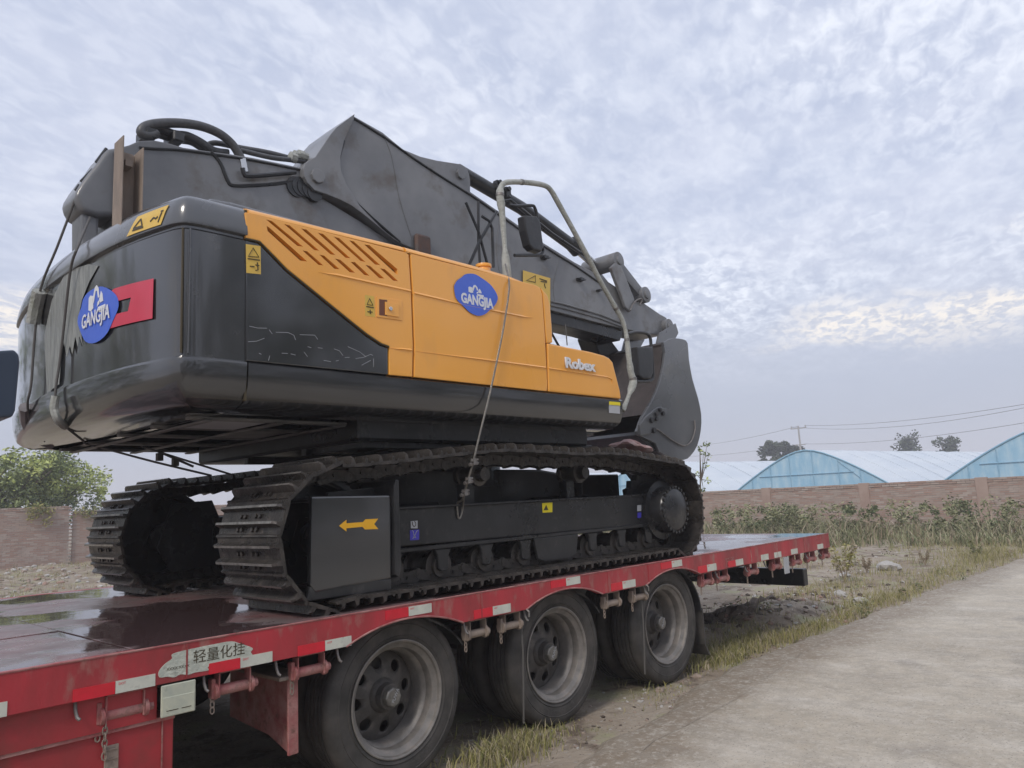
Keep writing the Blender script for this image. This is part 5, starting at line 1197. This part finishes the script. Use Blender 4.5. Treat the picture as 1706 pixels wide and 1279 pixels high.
# ------------------------------------------------------------------ brick walls
BR=[mat('brick_red',(.40,.27,.22),(.34,.24,.20),rough=.9,scale=1.7,world_co=True),mat('brick_brown',(.35,.25,.21),(.42,.32,.27),rough=.9,scale=1.7,world_co=True),mat('brick_grey',(.46,.38,.33),(.37,.29,.25),rough=.9,scale=1.7,world_co=True)]
MORT=mat('mortar',(.42,.37,.33),(.34,.30,.27),rough=.95,scale=3,world_co=True)
bmeshes=[]
for m in BR:
    bm=bmesh.new(); add_box(bm,-.115,.115,-.055,.055,-.0255,.0255); me=bpy.data.meshes.new('brick'); bm.to_mesh(me); bm.free(); me.materials.append(m); bmeshes.append(me)
def brick_wall(name,A,B,h,lab,near,coping=True,piers=()):
    A=Vector((*A,G)); B=Vector((*B,G)); d=(B-A); Ln=d.length; d.normalize(); n_=Vector((-d.y,d.x,0)); ang=math.atan2(d.y,d.x)
    w=thing(name,tuple(A),lab,'wall')
    Rz=Matrix.Rotation(ang,4,'Z')
    bm=bmesh.new(); vs=add_box(bm,0,Ln,-.045,.045,-.3,h-.02)
    for v in vs: v.co=A+(Rz@v.co)
    finish('mortar_core',bm,MORT,w)
    rows=int(h/.066); bricks=[]
    for r in range(rows):
        off=.12 if r%2 else 0; x=off; 
        while x<Ln: bricks.append((x,r*.066+.03,r)); x+=.242
    c=Vector((*[0,-3.72],1.54)); 
    def dist(b): p=A+d*b[0]; return (p-near).length+abs(b[1]-h)*.8
    bricks.sort(key=dist)
    def M_(b):
        j=random.uniform(-.004,.006); proud=.03 if (coping and b[2]>=rows-2) else 0
        return Matrix.Translation(d*b[0]+Vector((0,0,b[1])))@Rz@Matrix.Translation((0,j,0))@Matrix.Diagonal((1,1+proud*12,1,1))
    for b in bricks[:290]:
        o=bpy.data.objects.new('brick',random.choice(bmeshes)); COL.objects.link(o); o.parent=w; o.matrix_basis=M_(b)
    vs=[];fs=[];mi=[]; cor=[(-.115,-.055,-.0255),(.115,-.055,-.0255),(.115,.055,-.0255),(-.115,.055,-.0255),(-.115,-.055,.0255),(.115,-.055,.0255),(.115,.055,.0255),(-.115,.055,.0255)]
    for b in bricks[290:]:
        m=M_(b); k=len(vs); vs+=[tuple(m@Vector(q)) for q in cor]; fs+=[(k,k+1,k+5,k+4),(k+1,k+2,k+6,k+5),(k+2,k+3,k+7,k+6),(k+3,k,k+4,k+7),(k+4,k+5,k+6,k+7)]; c_=random.randrange(3); mi+=[c_]*5
    me=bpy.data.meshes.new('brick_courses'); me.from_pydata(vs,[],fs); me.polygons.foreach_set('material_index',mi)
    for q in BR: me.materials.append(q)
    o=bpy.data.objects.new('brick_courses',me); link(o,w); o['kind']='stuff'
    for t in piers:
        bm=bmesh.new(); vs=add_box(bm,t-.16,t+.16,-.085,.085,-.2,h+.005)
        for v in vs: v.co=A+Rz@v.co
        finish('pier',bm,BR[1],w,bevel=.01)
    return w
brick_wall('brick_wall',(26.4,26),(26.4,-9),1.60,'long low red-brown brick wall across the right background',Vector((26.4,2,G)),piers=(2,6,10,14,17.2,20.6,24,27.5))
brick_wall('brick_wall',(-3,29.6),(9.6,28.7),2.25,'sunlit pale brick wall at the left edge behind the trailer',Vector((8,29,G)))
brick_wall('brick_wall',(9.75,28.8),(26.3,26.2),2.05,'darker brick wall turning away behind the left track',Vector((11,29,G)))
# ivy trailing over the left wall
g=leaf_cloud('ivy',[(8.9+random.uniform(-.7,.6),28.5,G+2.15+random.uniform(-.5,.2),.22,60) for _ in range(7)]+[(10.2+random.uniform(-.6,1.2),28.5,G+1.95+random.uniform(-.3,.3),.28,60) for _ in range(8)],[GR[2],DRY[2]],.05); tag(g,'climbing greenery hanging over the corner of the left brick wall','ivy',kind='stuff')
# ------------------------------------------------------------------ trees
LF=[leafmat('leaf_mid',(.14,.18,.08),(.18,.22,.10)),leafmat('leaf_dark',(.08,.11,.055),(.11,.14,.07)),leafmat('leaf_light',(.48,.55,.18),(.54,.60,.22)),leafmat('leaf_olive',(.27,.32,.14),(.32,.37,.17))]
BARK=mat('bark',(.16,.13,.10),(.10,.08,.065),rough=.9,scale=6,bump=.4)
def tree(name,x,y,z0,h,crown,lab,cat,mats,leaf,n,r0=.16,group=None,trunk_h=.45):
    t=thing(name,(x,y,z0),lab,cat,group); bm=bmesh.new(); base=Vector((x,y,z0)); tips=[]
    top=base+Vector((random.uniform(-.1,.1)*h,0,h*trunk_h)); add_tube(bm,[base,base.lerp(top,.5)+Vector((.04*h,0,0)),top],[r0,r0*.8,r0*.6],8)
    for k in range(9):
        a=k*2.4+random.uniform(-.4,.4); l=h*random.uniform(.28,.5); e=top+Vector((math.cos(a)*l*crown,math.sin(a)*l*crown,l*random.uniform(.4,1.0))); s=base.lerp(top,random.uniform(.6,1)); m_=s.lerp(e,.5)+Vector((0,0,.05*h)); add_tube(bm,[s,m_,e],[r0*.45,r0*.3,r0*.12],6); tips+=[m_,e]
        for q in range(3):
            f=m_.lerp(e,random.uniform(.2,1))+Vector((random.gauss(0,.12)*h*crown,random.gauss(0,.12)*h*crown,random.gauss(.03,.08)*h)); add_tube(bm,[m_,f],[r0*.18,r0*.06],5); tips.append(f)
    finish('trunk',bm,BARK,t,smooth=True)
    cs=[]
    for p in tips:
        for _ in range(2): cs.append((p.x+random.gauss(0,.05)*h,p.y+random.gauss(0,.05)*h,p.z+random.gauss(0,.035)*h,h*random.uniform(.05,.11),n))
    leaf_cloud('crown',cs,mats,leaf,t); return t
tree('broadleaf_tree',10.3,33.4,G,4.9,.95,'light green spreading tree behind the left brick wall, right of the denser one','tree',[LF[2],LF[3],LF[2],LF[0]],.085,70,.10,trunk_h=.42)
tree('broadleaf_tree',8.6,32.4,G,5.6,1.0,'yellow-green tree crown highest at the left edge behind the wall','tree',[LF[2],LF[3],LF[0]],.085,75,.12,trunk_h=.45)
g=leaf_cloud('hedge',[(random.uniform(4,11.5),31+random.uniform(-.6,.8),G+random.uniform(1.6,2.6),random.uniform(.25,.5),90) for _ in range(46)],[LF[1],LF[0],LF[1],LF[3]],.07); tag(g,'dark green shrubs filling the gap above the left brick wall','shrubs',kind='stuff')
# far trees beyond the greenhouses
FL=[leafmat('far_leaf',(.07,.085,.05),(.09,.11,.06)),leafmat('far_leaf_dark',(.05,.06,.04),(.07,.08,.05))]
def far(px,name,h,crown,lab,n,leaf,th=.3): return tree(name,px[0],px[1],G,h,crown,lab,'tree',FL,leaf,n,.2,'far trees beyond the greenhouses',th)
FT=[(88.000,36.088,2.922),(90.000,39.140,3.079),(105.000,26.538,3.315),(105.000,22.135,3.022)]
def rounded(px,h,w,lab):
    x,y=px[0],px[1]; t=thing('rounded_tree',(x,y,G),lab,'tree','far trees beyond the greenhouses')
    tube('trunk',[(x,y,G),(x,y+.2,G+h*.5)],[.22,.14],BARK,t,n=7)
    cs=[]
    for _ in range(34):
        a=random.uniform(0,6.28); q=random.random()**.5; zz=random.uniform(-.9,1); r_=w*q*math.sqrt(max(0,1-zz*zz*.8)); cs.append((x+math.cos(a)*r_,y+math.sin(a)*r_,G+h*.62+zz*h*.33,w*random.uniform(.2,.34),150))
    leaf_cloud('crown',cs,FL,.22,t)
rounded(FT[0],7.2,2.3,'dense rounded dark tree beside the utility pole'); rounded((89.000,34.919,2.843),6.4,1.6,'smaller rounded tree directly under the utility pole'); rounded(FT[1],5.0,1.5,'lowest tree left of the dense rounded tree by the pole')
far(FT[2],'thin_tree',7.0,.24,'thin ragged tree left of two above the white greenhouse roof',9,.24,.55); far(FT[3],'thin_tree',6.4,.26,'bushier of the two small trees above the white greenhouse roof',14,.24,.5)
g=leaf_cloud('far_woods',[(120+random.uniform(-5,5),y+random.uniform(-3,3),G+random.uniform(.5,3.4),random.uniform(.8,1.5),60) for y in np.arange(0,135,1.1)],FL,.4); tag(g,'hazy line of far trees on the horizon','woods',kind='stuff')
# unseen tree belts added across the road and at left, to darken paint reflections
cs=[]
for x in np.arange(-30,60,2.2):
    hh=9.0+2.5*fnoise(x,0,.22,51); 
    for _ in range(13): cs.append((x+random.gauss(0,1),-19+random.gauss(0,1.3),G+random.uniform(.4,hh),random.uniform(.7,1.3),55))
g=leaf_cloud('added_roadside_trees',cs,[LF[1],LF[0],FL[1]],.26); tag(g,'unseen dark tree belt added across the concrete road behind the viewer for the paint to reflect','trees',kind='stuff')
cs=[]
for x in np.arange(-34,3.5,2.0):
    hh=15+3*fnoise(x,3,.3,61)
    for _ in range(20): cs.append((x+random.gauss(0,1.1),36+random.gauss(0,1.5),G+random.uniform(.5,hh),random.uniform(.8,1.5),55))
g=leaf_cloud('added_boundary_trees',cs,[LF[1],LF[0],LF[3]],.28); tag(g,'unseen tall tree belt added beyond the left brick wall for the paint to reflect','trees',kind='stuff')
# sprig showing behind the bucket
t=thing('young_tree',(*(13.000,3.788,1.726)[:2],G),'thin leafy sapling showing just behind the bucket','tree')
bm=bmesh.new(); b0=Vector(t.location); tip=Vector((13.000,3.689,2.345)); add_tube(bm,[b0,b0.lerp(tip,.5)+Vector((0,.05,0)),tip],[.025,.018,.006],6)
SPR=[(13.000,3.532,2.389),(13.000,3.624,2.226),(13.000,3.529,2.162),(13.000,3.596,1.997),(13.000,3.692,2.311),(13.000,3.573,1.714),(13.000,3.690,1.552),(13.000,3.815,1.841)]
for s in SPR: add_tube(bm,[b0.lerp(tip,.75),Vector(s)],[.01,.003],5)
finish('trunk',bm,BARK,t); leaf_cloud('crown',[(s[0],s[1],s[2],.07,16) for s in SPR],[LF[0],LF[2]],.030,t)
# ------------------------------------------------------------------ greenhouses
FILM_B=mat('blue_net_film',(.30,.52,.69),(.37,.58,.73),rough=.6,scale=.8,stretch=(1,3,1),spec=.3,c3=(.50,.66,.76),s3=1.7,a3=(.45,.75))
FILM_W=mat('white_roof_film',(.56,.62,.68),(.64,.69,.73),rough=.35,scale=.35,stretch=(1,4,1),bump=.3)
GFR=mat('blue_steel_tube',(.28,.48,.62),rough=.5)
def greenhouse(yc,x0,lab,L_=42,hw=3.3,hp=2.90,he=1.25,slope=-.09):
    g=thing('greenhouse',(x0,yc,G),lab,'greenhouse','row of film greenhouses behind the right wall')
    N_=18; arc=[]
    for k in range(N_+1):
        s=-1+2*k/N_; z=he+(hp-he)*(1-((s*s+.04)**.62-.136)/.889); arc.append((yc+s*hw,z))
    vs=[];fs=[]; nx_=14
    for i in range(nx_+1):
        x=x0+L_*i/nx_
        for (y,z) in arc: vs.append((x,y+slope*(x-x0),z+.015*math.sin(i*2.1)))
    for i in range(nx_):
        for k in range(N_): a=i*(N_+1)+k; fs.append((a,a+1,a+N_+2,a+N_+1))
    bm=bmesh.new(); V=[bm.verts.new(v) for v in vs]
    for f in fs: bm.faces.new([V[i] for i in f])
    finish('roof_film',bm,FILM_W,g,smooth=True)
    bm=bmesh.new(); add_prism(bm,arc+[(yc+hw,G),(yc-hw,G)],x0-.01,x0+.01,'x'); finish('gable_film',bm,FILM_B,g)
    bm=bmesh.new(); add_tube(bm,[(x0-.03,y,z) for y,z in arc],.03,6); finish('arch_tube',bm,GFR,g,smooth=True)
    bm=bmesh.new()
    for s in (-.62,-.38,-.08,.2,.45,.7): 
        z=he+(hp-he)*(1-((s*s+.04)**.62-.136)/.889); add_tube(bm,[(x0-.04,yc+s*hw,G),(x0-.04,yc+s*hw,z)],.016,5)
    for z in (1.95,): add_tube(bm,[(x0-.05,yc-hw*.55,z),(x0-.05,yc+hw*.6,z)],.014,5)
    for a,b in((-.62,-.38),): add_tube(bm,[(x0-.045,yc+a*hw,1.7),(x0-.045,yc+b*hw,2.4)],.010,5)
    finish('gable_tube',bm,GFR,g,smooth=True)
    bm=bmesh.new()
    for i in range(1,22):
        x=x0+L_*i/22; add_tube(bm,[(x,y+slope*(x-x0),z+.02) for y,z in arc[::2]],.02,4)
    finish('roof_hoop',bm,FILM_W,g,smooth=True)
greenhouse(8.76,30,'blue-fronted greenhouse with its whole curved gable in view above the wall')
greenhouse(.6,30,'blue-fronted greenhouse cut by the right edge of the photo',hp=3.05,hw=3.6)
greenhouse(17.0,31,'greenhouse whose pale roof shows just right of the bucket',hp=3.0)
greenhouse(25.3,32,'greenhouse farthest to the left, hidden mostly behind the machine',hp=2.9)
# ------------------------------------------------------------------ utility pole and wires
PX,PY=84.98,32.05
up=thing('utility_pole',(PX,PY,G),'thin concrete utility pole with a crossarm above the greenhouses','utility pole')
tube('pole',[(PX,PY,G),(PX,PY,8.15)],[.14,.10],mat('pole_concrete',(.36,.35,.34),rough=.8),up,n=8)
bm=bmesh.new(); add_box(bm,PX-.07,PX+.07,PY-.9,PY+.9,7.85,7.97); add_box(bm,PX-.07,PX+.07,PY-.6,PY+.6,6.0,6.1)
for q in(-.8,0,.8): add_box(bm,PX-.05,PX+.05,PY+q-.05,PY+q+.05,7.97,8.2)
finish('crossarm',bm,mat('pole_concrete',(0,0,0)),up)
def wire(a,b,sag,lab,r=.02):
    A=Vector(a);B=Vector(b); pts=[]
    for k in range(25): t=k/24; p=A.lerp(B,t); p.z-=sag*4*t*(1-t); pts.append(p)
    o=tube('power_line',pts,r,STEEL,None,n=4,loc=a); tag(o,lab,'power line','power lines on the utility pole')
R1=(62.000,4.656,6.406); R2=(64.000,4.948,6.398); R3=(62.000,4.817,5.169); L1=(110.000,64.086,8.773); L2=(110.000,64.224,7.294)
wire((PX,PY-.8,8.15),R1,.5,'upper power line running right from the utility pole'); wire((PX,PY+.8,8.15),R2,.9,'second power line just under the upper one, right of the pole'); wire((PX,PY-.5,6.1),R3,.5,'lowest power line running right from the utility pole')
wire((PX,PY,8.15),L1,.5,'upper power line running left from the pole toward the bucket'); wire((PX,PY+.4,6.1),L2,.4,'lower power line running left from the pole toward the bucket')
# thin air between the machine and the horizon
bm=bmesh.new(); add_box(bm,-210,310,-60,310,G-1.5,12); hz=finish('haze',bm,None or bpy.data.materials.new('haze_air'),None); hz['kind']='stuff'
m=bpy.data.materials['haze_air']; m.use_nodes=True; nt=m.node_tree; nt.nodes.clear(); o_=nt.nodes.new('ShaderNodeOutputMaterial'); v_=nt.nodes.new('ShaderNodeVolumePrincipled'); v_.inputs['Color'].default_value=(.93,.94,1,1); v_.inputs['Density'].default_value=.0024; v_.inputs['Anisotropy'].default_value=.2; nt.links.new(v_.outputs[0],o_.inputs['Volume'])
